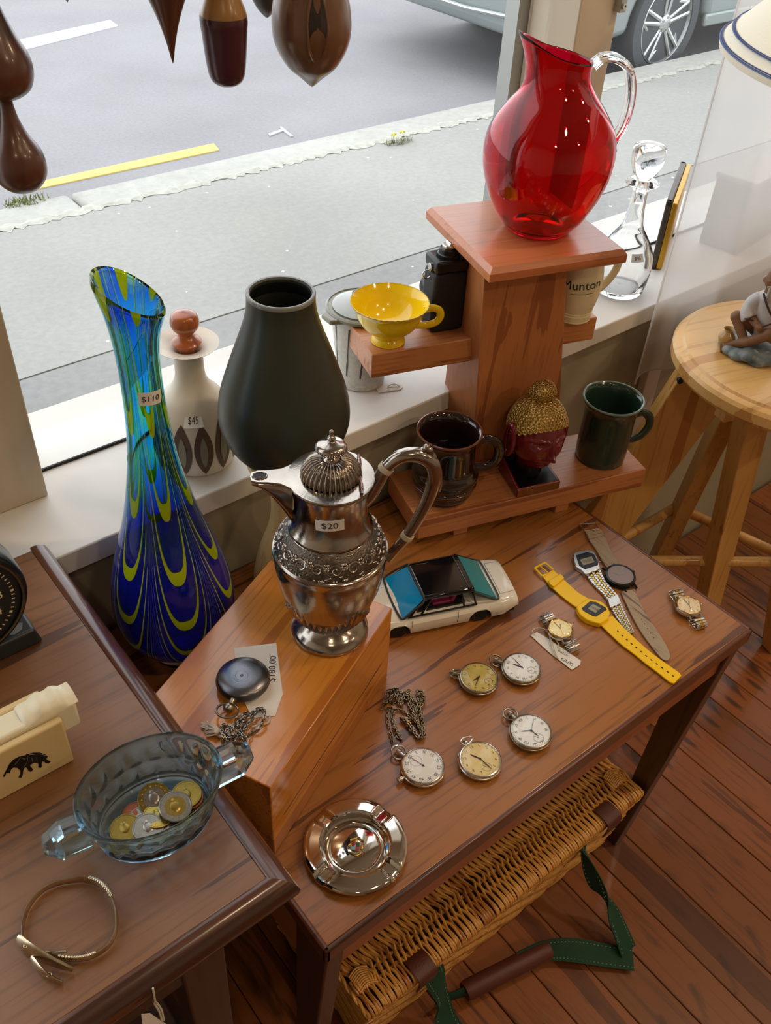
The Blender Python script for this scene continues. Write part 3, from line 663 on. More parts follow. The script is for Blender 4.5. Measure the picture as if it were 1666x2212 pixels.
MB().lathe([(.0312, .2055), (.0305, .198), (.033, .186), (.040, .165), (.058, .11), (.064, .07), (.045, .02), (0, .014)], 64, cap=False).build('glazed_interior', DKIN, gv, smooth=60)
MB().lathe([(.0352, .205), (.0353, .2082), (.0338, .2094), (.0318, .2088), (.0316, .206)], 80, cap=False).build('rim', mat('rim_glaze', srgb(120, 122, 118), .2), gv, smooth=60)

# ---------------------------------------------------------------- sill things
SZL = .7302
CREAM = mat('cream_stoneware', srgb(226, 220, 206), .4, vary=.4, vscale=14, c2=srgb(214, 206, 190))
q = P(430, 985, .73)
cb_ = thing('stoneware_bottle', 'white stoneware bottle with brown leaf pattern and wooden ball stopper on the sill', 'bottle', (q.x, q.y, SZL))
bp_ = sp2([(.040, 0), (.044, .003), (.0475, .02), (.0485, .045), (.046, .07), (.036, .092), (.024, .106), (.0178, .120), (.0170, .140), (.0175, .152)], 5)
MB().lathe(bp_+[(.026, .1575), (.036, .162), (.037, .1632), (.030, .1615), (.018, .158), (.011, .150), (.010, .10)], 72, cap=False).build('body', CREAM, cb_, smooth=50)
BRN = mat('brown_leaf_slip', srgb(92, 74, 62), .5); GRS = mat('grey_green_slip', srgb(132, 132, 116), .5)
def on_r(z):
    for (r0, z0), (r1, z1) in zip(bp_, bp_[1:]):
        if z0 <= z <= z1: return r0+(r1-r0)*(z-z0)/max(z1-z0, 1e-6)
    return bp_[-1][0]
m1_ = MB(); m2_ = MB()
for kx in range(12):
    for (mm, ww, off, zz0, zz1) in ((m1_, .0115, .0006, .006, .078), (m2_, .0045, .0011, .018, .062)):
        V = []; n = 12
        for i in range(n+1):
            z = zz0+(zz1-zz0)*i/n; w = ww*sin(pi*i/n)**.8+.0002; r = on_r(z)+off
            for s in (-1, 0, 1): a = 2*pi*kx/12+.2+s*w/r; V.append((r*cos(a), r*sin(a), z))
        mm.add(V, [(3*i+j, 3*i+j+1, 3*i+j+4, 3*i+j+3) for i in range(n) for j in (0, 1)])
m1_.build('leaf_pattern', BRN, cb_); m2_.build('leaf_centres', GRS, cb_)
MB().lathe(sp2([(.009, .150), (.0165, .163), (.0165, .166), (.010, .171), (.009, .175), (.015, .183), (.0165, .190), (.013, .199), (.0, .2035)], 5), 40, cap=False).build('stopper', wood('stopper_wood', srgb(178, 96, 50), srgb(146, 72, 36), axis=2, freq=30, rough=.25, coat=.4), cb_, label='turned brown wooden ball stopper')
wrap_label(cb_, 0, 0, on_r(.084)+.001, .084, facing(cb_, -.05), .020, .012, '$45', .008, slope=-1.2, roll=.0)
# canister
q = P(779, 821, .73)
cn = thing('lidded_jar', 'speckled white stoneware lidded jar with brown stripes on the sill behind the yellow cup', 'jar', (q.x, q.y, SZL)); cn.scale = (.97, .97, .91)
SPK = mat('speckled_white_glaze', srgb(204, 202, 194), .4, vary=.9, vscale=160, c2=srgb(172, 168, 158)); GRY = mat('grey_green_glaze', srgb(120, 118, 104), .3, coat=.3)
cp_ = [(.0, .0), (.031, 0), (.034, .003), (.036, .03), (.040, .08), (.044, .115), (.0445, .120), (.0, .120)]
MB().lathe(cp_, 64, cap=False).build('body', SPK, cn, smooth=40)
sm_ = MB()
for k_ in range(11):
    a = 2*pi*k_/11+.1
    V = []; n = 8
    for i in range(n+1):
        z = .022+.09*i/n; r = .0356+(z-.03)*.098+.0005; w = .0010+.0004*sin(i)
        for s in (-1, 1): aa = a+(z-.06)*2.2+s*w/r; V.append((r*cos(aa), r*sin(aa), z))
    sm_.add(V, [(2*i, 2*i+1, 2*i+3, 2*i+2) for i in range(n)])
sm_.build('stripes', mat('iron_stripe', srgb(70, 52, 42), .5), cn)
MB().lathe([(0, .120), (.046, .120), (.0515, .124), (.052, .128), (.049, .130), (.0475, .1285), (.0, .1285)], 64, cap=False).build('collar', GRY, cn, smooth=40)
lg = facing(cn, -.95)
MB().prism([(.046*cos(lg+s), .046*sin(lg+s)) for s in (-.45, .45)]+[(.062*cos(lg+.18), .062*sin(lg+.18)), (.062*cos(lg-.18), .062*sin(lg-.18))], .120, .1275).build('lug', GRY, cn, bevel=.002)
MB().lathe([(0, .129), (.042, .129), (.0425, .1305), (.034, .134), (.0, .1365)], 64, cap=False).build('lid', mat('lid_glaze', srgb(150, 154, 152), .18, coat=.5), cn, smooth=40)
MB().lathe(sp2([(.010, .1355), (.009, .140), (.0145, .146), (.0145, .149), (.0, .1515)], 4), 32, cap=False).build('knob', mat('dark_knob', srgb(44, 40, 40), .35), cn); MB().lathe([(.0135, .1485), (.010, .1508), (0, .1518)], 32, cap=False).build('knob_top', mat('pink_clay', srgb(196, 152, 134), .5), cn)
# tag lying on the sill
t = thing('price_tag', 'white price tag with string lying on the sill below the yellow cup', 'tag', P(843, 838, .731), rad(-20)); MB().prism([(-.02, -.008), (.012, -.008), (.018, -.003), (.018, .004), (.012, .009), (-.02, .009)], 0, .0006).build('card', PAPER, t, smooth=0)
MB().tube(spline([(.014, 0, .001), (.006, .004, .003), (-.004, 0, .002), (.004, -.005, .003), (.014, 0, .001)], 5), .0006, 6).build('loop', STRING, t)
# decanter
q = P(1335, 625, .73)
dc = thing('decanter', 'clear glass decanter with stopper on the right part of the sill', 'decanter', (q.x, q.y, SZL))
dp = sp2([(.034, 0), (.040, .003), (.0445, .025), (.0455, .048), (.042, .070), (.030, .092), (.0175, .112), (.0135, .135), (.0125, .160), (.0135, .172), (.018, .176), (.0255, .180), (.0262, .183), (.020, .186), (.0145, .187)], 5)
MB().lathe([(0, 0.001)]+dp+[(.0105, .185), (.0095, .16), (.0105, .135), (.0145, .112), (.0275, .090), (.039, .070), (.0422, .048), (.041, .025), (.034, .009), (0, .007)], 72, cap=False).build('body', GLASS, dc, smooth=60)
MB().lathe([(0, .150), (.007, .150), (.0092, .185), (.012, .190), (.018, .196), (.0245, .212), (.026, .228), (.0245, .236), (.020, .239), (0, .237)], 56, cap=False).build('stopper', GLASS, dc, smooth=60)
wrap_label(dc, 0, 0, .040, .075, facing(dc, .5), .020, .011, '$45', .007, slope=-.6, m=mat('clear_label', srgb(226, 228, 226), .5))

# ---------------------------------------------------------------- yellow cup
YC = mat('yellow_glaze', srgb(246, 212, 22), .12, coat=.5, vary=.3, vscale=20, c2=srgb(238, 200, 16))
q = P(838, 735, .84); CZ = .8403
cu = thing('teacup', 'yellow glazed teacup with chipped dark rim on the stand ledge', 'cup', (q.x, q.y, CZ)); cu.scale = (.94,)*3
# keep the cup on the ledge: ray-true position on the ledge
ro = sp2([(.0, .0005), (.021, .0005), (.0232, .001), (.0222, .006), (.0205, .010), (.027, .016), (.037, .026), (.0435, .038), (.0475, .050), (.0525, .0575)], 5)
ri = sp2([(.0518, .0580), (.0462, .049), (.0418, .038), (.035, .028), (.025, .0195), (.012, .0165), (0, .016)], 5)
cup_parts = (MB().lathe(ro+ri, 80, cap=False), )
cup_parts[0].build('bowl', YC, cu, smooth=50)
MB().lathe([(.0517, .0568), (.0529, .0574), (.0526, .0585), (.0514, .0583)], 80, cap=False).build('rim_line', mat('worn_rim', srgb(70, 56, 30), .4, vary=1.0, vscale=220, c2=srgb(240, 205, 30)), cu)
ha = facing(cu)+rad(96)
hd = Vector((cos(ha), sin(ha), 0)); Z = Vector((0, 0, 1))
MB().tube(spline([hd*.0465+Z*.046, hd*.056+Z*.049, hd*.066+Z*.046, hd*.069+Z*.037, hd*.064+Z*.028, hd*.052+Z*.0235, hd*.034+Z*.0225], 7), [(.0030, .0052)]*43, 12, up=hd.cross(Z)).build('handle', YC, cu, smooth=60)
MB().lathe([(0, .0162), (.021, .0172), (.021, .0176), (0, .0167)], 48, cap=False).build('cream_medallion', mat('cup_bottom', srgb(232, 222, 160), .2), cu); MB().torus((0, 0, .0178), .0212, .00035, 48, 6).build('ring', INK, cu)
m = MB(); 
for k in range(9): a = k*.7; m.ball((.006*cos(a)*(k % 3)/2-.001, .006*sin(a)*(k % 3)/2+.001, .0178), (.0012, .0008, .0003), 8, 4)
m.build('printed_sprig', INK, cu)

# ---------------------------------------------------------------- cameras, cream jug
cmq = P(962, 722, .80)
pc = thing('film_camera', 'black film camera standing on its end on the ledge behind the yellow cup', 'camera', (SC0.x-.097*U.x+.014*VV.x, SC0.y-.097*U.y+.014*VV.y, .8403), rad(73)); pc.scale = (.95, .95, .94)
m = MB().box(-.018, -.0245, 0, .020, .0245, .088); m.fix = True
m.build('body', mat('camera_leather', srgb(26, 26, 28), .55, bump=.5, bscale=900), pc, bevel=.006, bseg=3)
MB().box(-.019, -.0235, .088, .021, .0235, .106).build('top_plate', BLACK, pc, bevel=.004, bseg=3)
m = MB(); m.lathe([(.0145, .106), (.0145, .109), (.013, .110), (.0125, .1155), (.0115, .1165), (0, .1165)], 40); m.build('dial', BLACK, pc, smooth=30)
m = MB()
for k in range(44): a = 2*pi*k/44; m.cbox((.0148*cos(a), .0148*sin(a), .1075), (.0012, .0012, .003))
m.build('dial_knurling', BLACKM, pc, smooth=0)
m = MB().lathe([(.009, .1165), (.009, .120), (.008, .121), (0, .121)], 32); m.build('rewind_knob', STEEL, pc)
m = MB().tube([(-.006, 0, .1215), (.006, 0, .1215)], .0022, 8); m.build('crank', STEEL, pc)
m = MB(); m.M = Matrix.Translation((0, .0255, .088)); m.torus((0, .003, -.006), .006, .0010, 20, 6, ax=(0, 1, 0), ay=(0, 0, 1)); m.build('strap_ring', STEEL, pc)
m = MB(); m.M = Matrix.Translation((0, .0235, .092)) @ Matrix.Rotation(rad(-90), 4, 'X'); m.lathe([(.006, -.001), (.006, .002), (.003, .003), (0, .003)], 20); m.build('lug', STEEL, pc)
m = MB(); m.M = Matrix.Translation((.021, 0, .045)) @ Matrix.Rotation(rad(90), 4, 'Y'); m.lathe([(.022, 0), (.022, .010), (.020, .012), (.020, .018), (.018, .02), (.015, .02), (.012, .016), (0, .015)], 48); m.build('lens', BLACK, pc, smooth=30)
MU = mat('cream_jug_glaze', srgb(232, 222, 190), .3, coat=.3, vary=.3, vscale=20, c2=srgb(222, 208, 170))
q = P(1236, 683, .84)
mj = thing('pitcher', 'cream ceramic jug lettered Munton standing on the right end of the stand ledge', 'jug', (q.x, q.y, .8403)); mj.scale = (.94,)*3
mp_ = sp2([(.0, .0005), (.0235, .0005), (.0255, .003), (.0262, .010), (.0255, .013), (.0268, .018), (.030, .032), (.0325, .050), (.0320, .068), (.029, .088), (.027, .102), (.0275, .110)], 5)
MB().lathe(mp_+[(.0262, .1105), (.0250, .100), (.027, .085), (.029, .06), (.026, .03), (.02, .012), (0, .010)], 64, cap=False).build('body', MU, mj, smooth=60)
for zz in (.0105, .0145): MB().torus((0, 0, zz), .0262, .0008, 56, 6).build('base_ring', MU, mj)
ha = math.atan2(_R.y, _R.x)+rad(6); hd = Vector((cos(ha), sin(ha), 0))
MB().tube(spline([hd*.028+Z*.098, hd*.040+Z*.104, hd*.050+Z*.094, hd*.050+Z*.074, hd*.042+Z*.056, hd*.031+Z*.042], 6), [(.0034, .0058)]*31, 10, up=hd.cross(Z)).build('handle', MU, mj, smooth=60)
def onj(v, a0, r0, z0, roll=.10):
    u, w = v.x*cos(roll)-v.y*sin(roll), v.x*sin(roll)+v.y*cos(roll); r = r0+.0009; return Vector((r*cos(a0+u/r), r*sin(a0+u/r), z0+w))
GI = mat('green_lettering', srgb(24, 56, 34), .4)
m = MB(); m.text("Munton", .0185, None, fn=lambda v: onj(v, facing(mj)+.20, .0322, .063)); m.text('_____', .013, None, fn=lambda v: onj(v, facing(mj)+.22, .0320, .056)); m.build('lettering', GI, mj, smooth=0)

# ---------------------------------------------------------------- mugs on the lower ledge
LZ = .6301
DKG = mat('tenmoku_glaze', srgb(26, 16, 14), .06, coat=.8, vary=.6, vscale=18, c2=srgb(44, 24, 18)); RBR = mat('rust_rim', srgb(104, 60, 40), .15, coat=.5)
q = P(957, 1062, .63)
bm_ = thing('mug', 'glossy dark brown-black mug with rust rim on the lower ledge, left of the head', 'mug', (q.x, q.y, LZ))
mo = sp2([(.0, .0005), (.033, .0005), (.0355, .003), (.041, .010), (.0425, .018), (.0445, .021), (.0445, .026), (.0435, .028), (.0455, .034), (.0452, .040), (.0405, .047), (.0385, .055), (.0375, .075), (.038, .090), (.0405, .099), (.0440, .1045)], 4)
MB().lathe(mo+[(.0435, .1062), (.041, .1055), (.037, .099), (.0345, .088), (.034, .05), (.036, .02), (.02, .008), (0, .007)], 72, cap=False).build('body', DKG, bm_, smooth=50)
MB().torus((0, 0, .1052), .0427, .0015, 72, 8).build('rim', RBR, bm_); MB().torus((0, 0, .0235), .0440, .0012, 72, 6).build('band', RBR, bm_)
ha = facing(bm_)+rad(102); hd = Vector((cos(ha), sin(ha), 0))
MB().tube(spline([hd*.0375+Z*.087, hd*.052+Z*.090, hd*.066+Z*.083, hd*.071+Z*.068, hd*.068+Z*.052, hd*.058+Z*.043, hd*.041+Z*.041], 7), [(.0042, .0075)]*43, 12, up=hd.cross(Z)).build('handle', RBR if 0 else DKG, bm_, smooth=60)
GRM = mat('green_mug_glaze', srgb(36, 58, 46), .14, coat=.5, vary=.5, vscale=25, c2=srgb(30, 50, 40)); GRR = mat('pale_rim_glaze', srgb(112, 128, 118), .15, coat=.3)
q = P(1295, 985, .63)
gm = thing('mug', 'dark green straight-sided mug with pale rim at the right end of the lower ledge', 'mug', (q.x, q.y, LZ))
mo = sp2([(.0, .0005), (.032, .0005), (.035, .003), (.0365, .012), (.0368, .04), (.0366, .07), (.038, .088), (.0425, .0985), (.0434, .1015)], 4)
MB().lathe(mo+[(.0428, .1035), (.0405, .1030), (.0375, .098), (.0345, .086), (.0335, .05), (.033, .01), (.02, .007), (0, .006)], 72, cap=False).build('body', GRM, gm, smooth=50)
MB().torus((0, 0, .1022), .0420, .0017, 72, 8).build('rim', GRR, gm)
ha = facing(gm)+rad(112); hd = Vector((cos(ha), sin(ha), 0))
MB().tube(spline([hd*.0355+Z*.074, hd*.048+Z*.078, hd*.059+Z*.070, hd*.062+Z*.055, hd*.056+Z*.040, hd*.046+Z*.032, hd*.035+Z*.030], 7), [(.0036, .0062)]*43, 12, up=hd.cross(Z)).build('handle', GRM, gm, smooth=60)
# ---------------------------------------------------------------- gilded head bust
REDL = mat('dark_red_lacquer', srgb(122, 16, 32), .2, coat=.6, vary=.6, vscale=22, c2=srgb(88, 10, 24)); GLD = mat('antique_gold', srgb(206, 172, 100), .34, metal=.75, vary=.6, vscale=60, c2=srgb(150, 116, 58)); BLK = mat('black_lacquer', srgb(10, 9, 12), .25)
fc = Vector((.8145, .6215, 0)); hb = thing('head_bust', 'dark red lacquered statue head with gold curled hair on the lower ledge of the stand', 'statue', (fc.x+VV.x*.03, fc.y+VV.y*.03, LZ), SA)
def g2(x, z, cx, cz, sx, sz): return math.exp(-((x-cx)/sx)**2-((z-cz)/sz)**2)
HC = .0885
def head_pt(a, e, k=1.0, feat=True):
    x = .0375*cos(e)*sin(a); y = -.043*cos(e)*cos(a); z = .050*sin(e)
    if z < 0:
        t = min(1, -z/.050); z *= 1.20; x *= 1-.24*t**1.8; y *= 1-.10*t**1.6
    x *= k; y *= k; z *= k; z += HC
    if feat and y < 0.01:
        w = min(1, max(0, (.012-y)/.02)); d = 0
        d += .0125*g2(x, z, 0, .0715, .0050, .0062)+.0062*g2(x, z, 0, .083, .0034, .012)
        d += .003*(g2(x, z, .0055, .0690, .0032, .0030)+g2(x, z, -.0055, .0690, .0032, .0030))
        for s in (1, -1):
            d -= .0066*g2(x, z, s*.0145, .0870, .0085, .0055); d += .0064*g2(x, z, s*.0150, .0845, .0070, .0040)
            bz = .0985-((abs(x)-.0145)**2)*14; 
            if x*s > .001: d += .0032*math.exp(-((z-bz)/.0014)**2)*min(1, (abs(x)-.001)/.004)
            if x*s > 0: 
                lz = .0822+((abs(x)-.0150)**2)*18; d -= .0024*math.exp(-((z-lz)/.0009)**2)*math.exp(-((abs(x)-.0150)/.007)**4)
            d += .0020*g2(x, z, s*.020, .066, .010, .010)
        d += .0046*g2(x, z, 0, .0595, .0085, .0020)+.0050*g2(x, z, 0, .0542, .0068, .0022)-.0036*g2(x, z, 0, .0570, .009, .0010)
        d += .0030*g2(x, z, 0, .0440, .0085, .0060)-.0012*g2(x, z, 0, .0495, .006, .002)
        d += .0008*g2(x, z, 0, .1005, .0014, .0014)*2
        y -= d*w
    return (x, y, z)
na, ne = 150, 110
m = MB(); V = [head_pt(-pi+2*pi*i/na, -pi/2+pi*(j+.001)/(ne+.002)) for j in range(ne+1) for i in range(na)]
m.add(V, [(j*na+i, j*na+(i+1) % na, (j+1)*na+(i+1) % na, (j+1)*na+i) for j in range(ne) for i in range(na)])
m.build('face', REDL, hb, smooth=80)
hl = lambda a: .1145-.0*abs(a)-.017*min(1, abs(a)/1.25)**2.2-(.02*max(0, (abs(a)-1.3)/1.8))
m = MB(); V = []; nj = 40
for j in range(nj+1):
    for i in range(na):
        a = -pi+2*pi*i/na; z0 = hl(a); e0 = math.asin(max(-.99, min(.99, (z0-HC)/.0528))); e = e0+(pi/2-e0)*j/nj; V.append(head_pt(a, e, 1.055, False))
for i in range(na):
    a = -pi+2*pi*i/na; p = head_pt(a, math.asin(max(-.99, (hl(a)-HC)/.0528)), .97, False); V.append(p)
F_ = [(j*na+i, j*na+(i+1) % na, (j+1)*na+(i+1) % na, (j+1)*na+i) for j in range(nj) for i in range(na)]+[((nj+1)*na+i, (nj+1)*na+(i+1) % na, (i+1) % na, i) for i in range(na)]
m.add(V, F_).build('hair', GLD, hb, smooth=60)
MB().ball((0, .002, .1475), (.0165, .0165, .0160), 32, 20).build('topknot', GLD, hb, smooth=80)
cm = MB()
def curl(p, n, r):
    n = Vector(n).normalized(); a = n.orthogonal().normalized(); b = n.cross(a); cm.torus(Vector(p)+n*.0006, r, r*.40, 10, 6, ax=a, ay=b)
for row in range(12):
    nr = [36, 36, 35, 33, 31, 28, 25, 21, 17, 12, 8, 4][row]
    for k_ in range(nr):
        a = -pi+2*pi*(k_+.5*(row % 2))/nr; z0 = hl(a)+.0022; e0 = math.asin(max(-.99, (z0-HC)/.0529)); e = e0+(pi/2*.93-e0)*row/12
        p = head_pt(a, e, 1.058, False); n = (p[0]/.0375**2, p[1]/.043**2, (p[2]-HC)/.050**2); curl(p, n, .0025)
for row in range(6):
    nr = [16, 18, 18, 16, 11, 6][row]; e = -.25+row*.30
    for k_ in range(nr):
        a = 2*pi*(k_+.5*(row % 2))/nr; n = (cos(e)*cos(a), cos(e)*sin(a), sin(e)); curl((n[0]*.0166, .002+n[1]*.0166, .1475+n[2]*.0161), n, .0019)
cm.build('hair_curls', GLD, hb, kind='stuff')
for s in (-1, 1):
    m = MB(); m.torus((s*.0395, .002, .080), .0105, .0042, 28, 10, ax=(0, .95, .25), ay=(0, -.25*1.0, 2.3))
    m.ball((s*.0375, .0035, .076), (.003, .0085, .018), 14, 10); m.build('ear', REDL, hb, smooth=80)
m = MB().tube([(0, .008, .006), (0, .008, .03), (0, .007, .05)], [(.022, .024), (.019, .021), (.021, .022)], 32, up=(1, 0, 0)); m.build('neck', BLK, hb, smooth=60)
m = MB(); m.hexa([(-.034, -.030, .0005), (.034, -.030, .0005), (.030, .034, .0005), (-.030, .034, .0005)], [(-.034, -.030, .014), (.034, -.030, .014), (.028, .034, .026), (-.028, .034, .026)]); m.build('plinth', REDL, hb, bevel=.0015)
m = MB(); m.box(-.0335, -.0315, .001, .0335, -.0298, .0135); m.build('gilt_front', mat('gilt_front', srgb(128, 78, 36), .35, metal=.4), hb, bevel=.0005); MB().hexa([(-.03, -.028, .0142), (.03, -.028, .0142), (.026, .030, .0262), (-.026, .030, .0262)], [(-.03, -.028, .0150), (.03, -.028, .0150), (.026, .030, .027), (-.026, .030, .027)]).build('plinth_top', BLK, hb)

# ---------------------------------------------------------------- silver coffee pot
q = P(712, 1358, BZ)
tp = thing('coffee_pot', 'ornate silver-plated coffee pot with fluted lid and price sticker on the orange block', 'coffee pot', (q.x, q.y, BZ+.0003))
tip = P(572, 1036, BZ+.207); hdir = Vector((tip.x-q.x, tip.y-q.y, 0)).normalized(); TA = math.atan2(hdir.y, hdir.x)
def T3(px, py):                                   # photo point onto the pot's spout-handle plane, in pot coordinates
    p = PP(px, py, Vector((q.x, q.y, BZ)), Vector((-hdir.y, hdir.x, 0))); return Vector((p.x-q.x, p.y-q.y, p.z-BZ))
zf = lambda py: T3(712, py).z
body = [(.0, .0005), (.040, .0005), (.0415, .003), (.041, .006), (.0385, .009), (.0365, .0115), (.034, .014), (.0275, .018), (.026, .021), (.0285, .025), (.0375, .038), (.0455, .055), (.0515, .075), (.0552, .098), (.0562, .112), (.0558, .117), (.0572, .119), (.0570, .1225), (.0545, .124), (.0505, .1345), (.0445, .144), (.0405, .1485), (.0415, .151), (.0410, .153), (.0385, .1555), (.0375, .160), (.0355, .164), (.0350, .182), (.0365, .198), (.0385, .2045), (.0392, .2065), (.0385, .208), (.0, .208)]
def potfn(r, z, a, i):
    if .022 < z < .074:
        # gadroons of varied length on the lower body
        w = abs(math.fmod((a+10*pi)*7/pi*1.0, 2)-1); top = .044+.026*(abs(math.fmod((a+10*pi)/(pi/2), 1)-.5)*2)**1.0
        if z < top: r += .0032*max(0, cos(a*44))*min(1, (top-z)/.004)
    return (r, z)
def refine(pr, z0, z1, n):
    out = []
    for (r0, a0), (r1, a1) in zip(pr, pr[1:]):
        out.append((r0, a0))
        if a0 >= z0 and a1 <= z1:
            for k in range(1, n): out.append((r0+(r1-r0)*k/n, a0+(a1-a0)*k/n))
    out.append(pr[-1]); return out
SILB = mat('silver_plate', srgb(190, 182, 172), .16, metal=1, vary=.9, vscale=26, c2=srgb(140, 130, 122), bump=.05, bscale=400)
SILD = mat('tarnished_silver', srgb(128, 118, 108), .3, metal=1, vary=.9, vscale=200, c2=srgb(72, 64, 58), bump=.5, bscale=500)
MB().lathe(refine(body, .021, .076, 7), 352, fn=potfn, cap=False).build('body', SILB, tp, smooth=50)
# embossed floral band on the shoulder
m = MB()
def shp(a, t, off=0):
    zt = .1245+t*.0225; r = .0545+(.0415-.0545)*t+.0012*sin(pi*t)+off; return Vector((r*cos(a), r*sin(a), zt))
for k_ in range(18):
    a0_ = 2*pi*k_/18; s = 1 if k_ % 2 else -1; pts = []
    for j in range(22):
        an = j*.42; rr = .0072*(1-j/26); pts.append(shp(a0_+s*rr*cos(an)/.05, .5+rr*sin(an)/.028, .0010))
    m.tube(pts, [.0014-.0006*j/22 for j in range(22)], 6)
    for j in range(6): an = 2*pi*j/6; c_ = shp(a0_+.175+.0026*cos(an)/.05, .62+.0026*sin(an)/.026, .0012); m.ball(c_, .0020, 8, 5)
    m.ball(shp(a0_+.175, .62, .0022), .0015, 8, 5)
    for j in range(4): c_ = shp(a0_+.175+random.uniform(-.09, .09), random.uniform(.05, .3), .0008); m.ball(c_, (.0022, .0015, .0011), 8, 5)
    for j in range(3): c_ = shp(a0_+random.uniform(-.06, .06), random.choice([.06, .95]), .0006); m.ball(c_, .0014, 8, 5)
m.build('floral_band', SILB, tp, smooth=60, kind='stuff'); 
m = MB(); m.lathe([(.0548, .1242), (.0512, .135), (.0448, .1445), (.0413, .1483)], 96, cap=False); m.build('band_ground', SILD, tp)
# lid with fluted dome
lid = MB(); lid.lathe([(.0, .2082), (.0400, .2082), (.0412, .2095), (.0408, .2108), (.038, .2112), (.0285, .2118)], 96, cap=False); lid.build('lid', SILB, tp, smooth=40)
def dome(r, z, a, i): k_ = min(1, max(0, (r-.007)/.008)); return (r+.0011*k_*cos(a*34), z+.0007*k_*cos(a*34))
MB().lathe(sp2([(.0275, .2112), (.0275, .214), (.0255, .2205), (.0205, .2270), (.014, .2305), (.009, .2315)], 4), 340, fn=dome, cap=False).build('fluted_dome', SILB, tp, smooth=70)
MB().lathe(sp2([(.0085, .231), (.0075, .2335), (.0055, .236), (.0065, .239), (.012, .2415), (.0142, .2435), (.0125, .2475), (.006, .250), (.0032, .2515), (.0038, .2535), (.0030, .256), (.0015, .258), (.0022, .2605), (.0015, .2625), (0, .263)], 4), 48, cap=False).build('finial', SILB, tp, smooth=60)
m = MB()
for k_ in range(44): a = 2*pi*k_/44; m.ball((.0142*cos(a), .0142*sin(a), .2432), .0010, 6, 4)
m.build('beading', SILB, tp, smooth=60)
perp = Vector((-hdir.y, hdir.x, 0)); 
m = MB(); m.tube([-hdir*.027+perp*.029+Z*.2125, -hdir*.027-perp*.029+Z*.2125], .0016, 10); 
for s in (-1, 0, 1): m.tube([-hdir*.027+perp*(s*.018-.004)+Z*.2125, -hdir*.027+perp*(s*.018+.004)+Z*.2125], .0021, 10)
m.build('hinge', SILB, tp)
# spout: flat-topped beak from the neck
sp_ = [(.036, .170), (.044, .183), (.054, .196), (.064, .2045), (.0725, .2075)]
m = MB(); V = []; n_ = 20
wid = [.0125, .0105, .0095, .0092, .0085]; hei = [.016, .012, .008, .0050, .003]
pts = spline([hdir*r+Z*(z) for r, z in sp_], 5); 
for i, p in enumerate(pts):
    t = i/(len(pts)-1); w = np.interp(t*4, range(5), wid); h = np.interp(t*4, range(5), hei); top = .2095
    for k_ in range(n_):
        an = 2*pi*k_/n_; V.append(p+perp*w*cos(an)+(Z*h*sin(an) if sin(an) < 0 else Z*(min(top, p.z+h*3.0)-p.z)*sin(an)**.4))
m.add(V, [(i*n_+k_, i*n_+(k_+1) % n_, (i+1)*n_+(k_+1) % n_, (i+1)*n_+k_) for i in range(len(pts)-1) for k_ in range(n_)]); m.add(V[-n_:], [tuple(range(n_))]); m.fix = True
m.build('spout', SILB, tp, smooth=50)
m = MB(); m.prism([tuple((hdir*a_+perp*b_)[:2]) for a_, b_ in ((.034, .020), (.046, .0115), (.058, .0092), (.068, .0088), (.0735, .006), (.0745, 0), (.0735, -.006), (.068, -.0088), (.058, -.0092), (.046, -.0115), (.034, -.020))], .2085, .2108); m.build('spout_lip', SILB, tp, bevel=.0005)
m = MB(); m.torus(hdir*.0655+Z*.2110, .0066, .0009, 28, 6, ax=hdir, ay=perp, sy=.72); m.build('spout_rim', SILB, tp)
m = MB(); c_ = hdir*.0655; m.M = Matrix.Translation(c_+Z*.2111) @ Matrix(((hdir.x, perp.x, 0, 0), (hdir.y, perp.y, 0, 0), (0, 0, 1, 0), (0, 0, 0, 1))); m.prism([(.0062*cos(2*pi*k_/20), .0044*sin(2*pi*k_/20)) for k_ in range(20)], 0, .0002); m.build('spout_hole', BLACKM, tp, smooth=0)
hp = [T3(*p_) for p_ in ((782, 1088), (800, 1068), (816, 1042), (834, 1012), (864, 988), (900, 983), (929, 997), (940, 1024), (932, 1060), (910, 1108), (880, 1158), (858, 1184), (838, 1206))]
hs = spline(hp, 5); rs = np.interp(np.linspace(0, 12, len(hs)), range(13), [.0070, .0072, .0066, .0064, .0070, .0073, .0072, .0070, .0066, .0060, .0056, .0052, .0058])
MB().tube(hs, list(rs), 16, up=perp).build('handle', SILB, tp, smooth=60)
IV = mat('ivory_collar', srgb(196, 184, 160), .4)
for idx in (3, 10):
    c_ = hs[idx*5]; d_ = (hs[idx*5+1]-hs[idx*5-1]).normalized(); MB().tube([c_-d_*.0025, c_+d_*.0025], float(rs[idx*5])*1.15, 20).build('collar', IV, tp, label='pale insulating collar')
m = MB(); tops = hs[30]; m.tube(spline([hs[26]+Z*.006, hs[29]+Z*.011, hs[31]+Z*.010, hs[34]+Z*.006, hs[37]+Z*.004-hdir*.004, hs[40]-hdir*.006], 4), [.002, .003, .0035, .0035, .0038, .0035, .003]*3, 8); m.ball(hs[28]+Z*.0105, (.0035, .0035, .005), 10, 8)
m.build('acanthus_thumbpiece', SILB, tp, smooth=60)
wrap_label(tp, 0, 0, .0352, .180, facing(tp, -.02), .027, .0135, '$20', .0105, slope=.05, roll=.06)

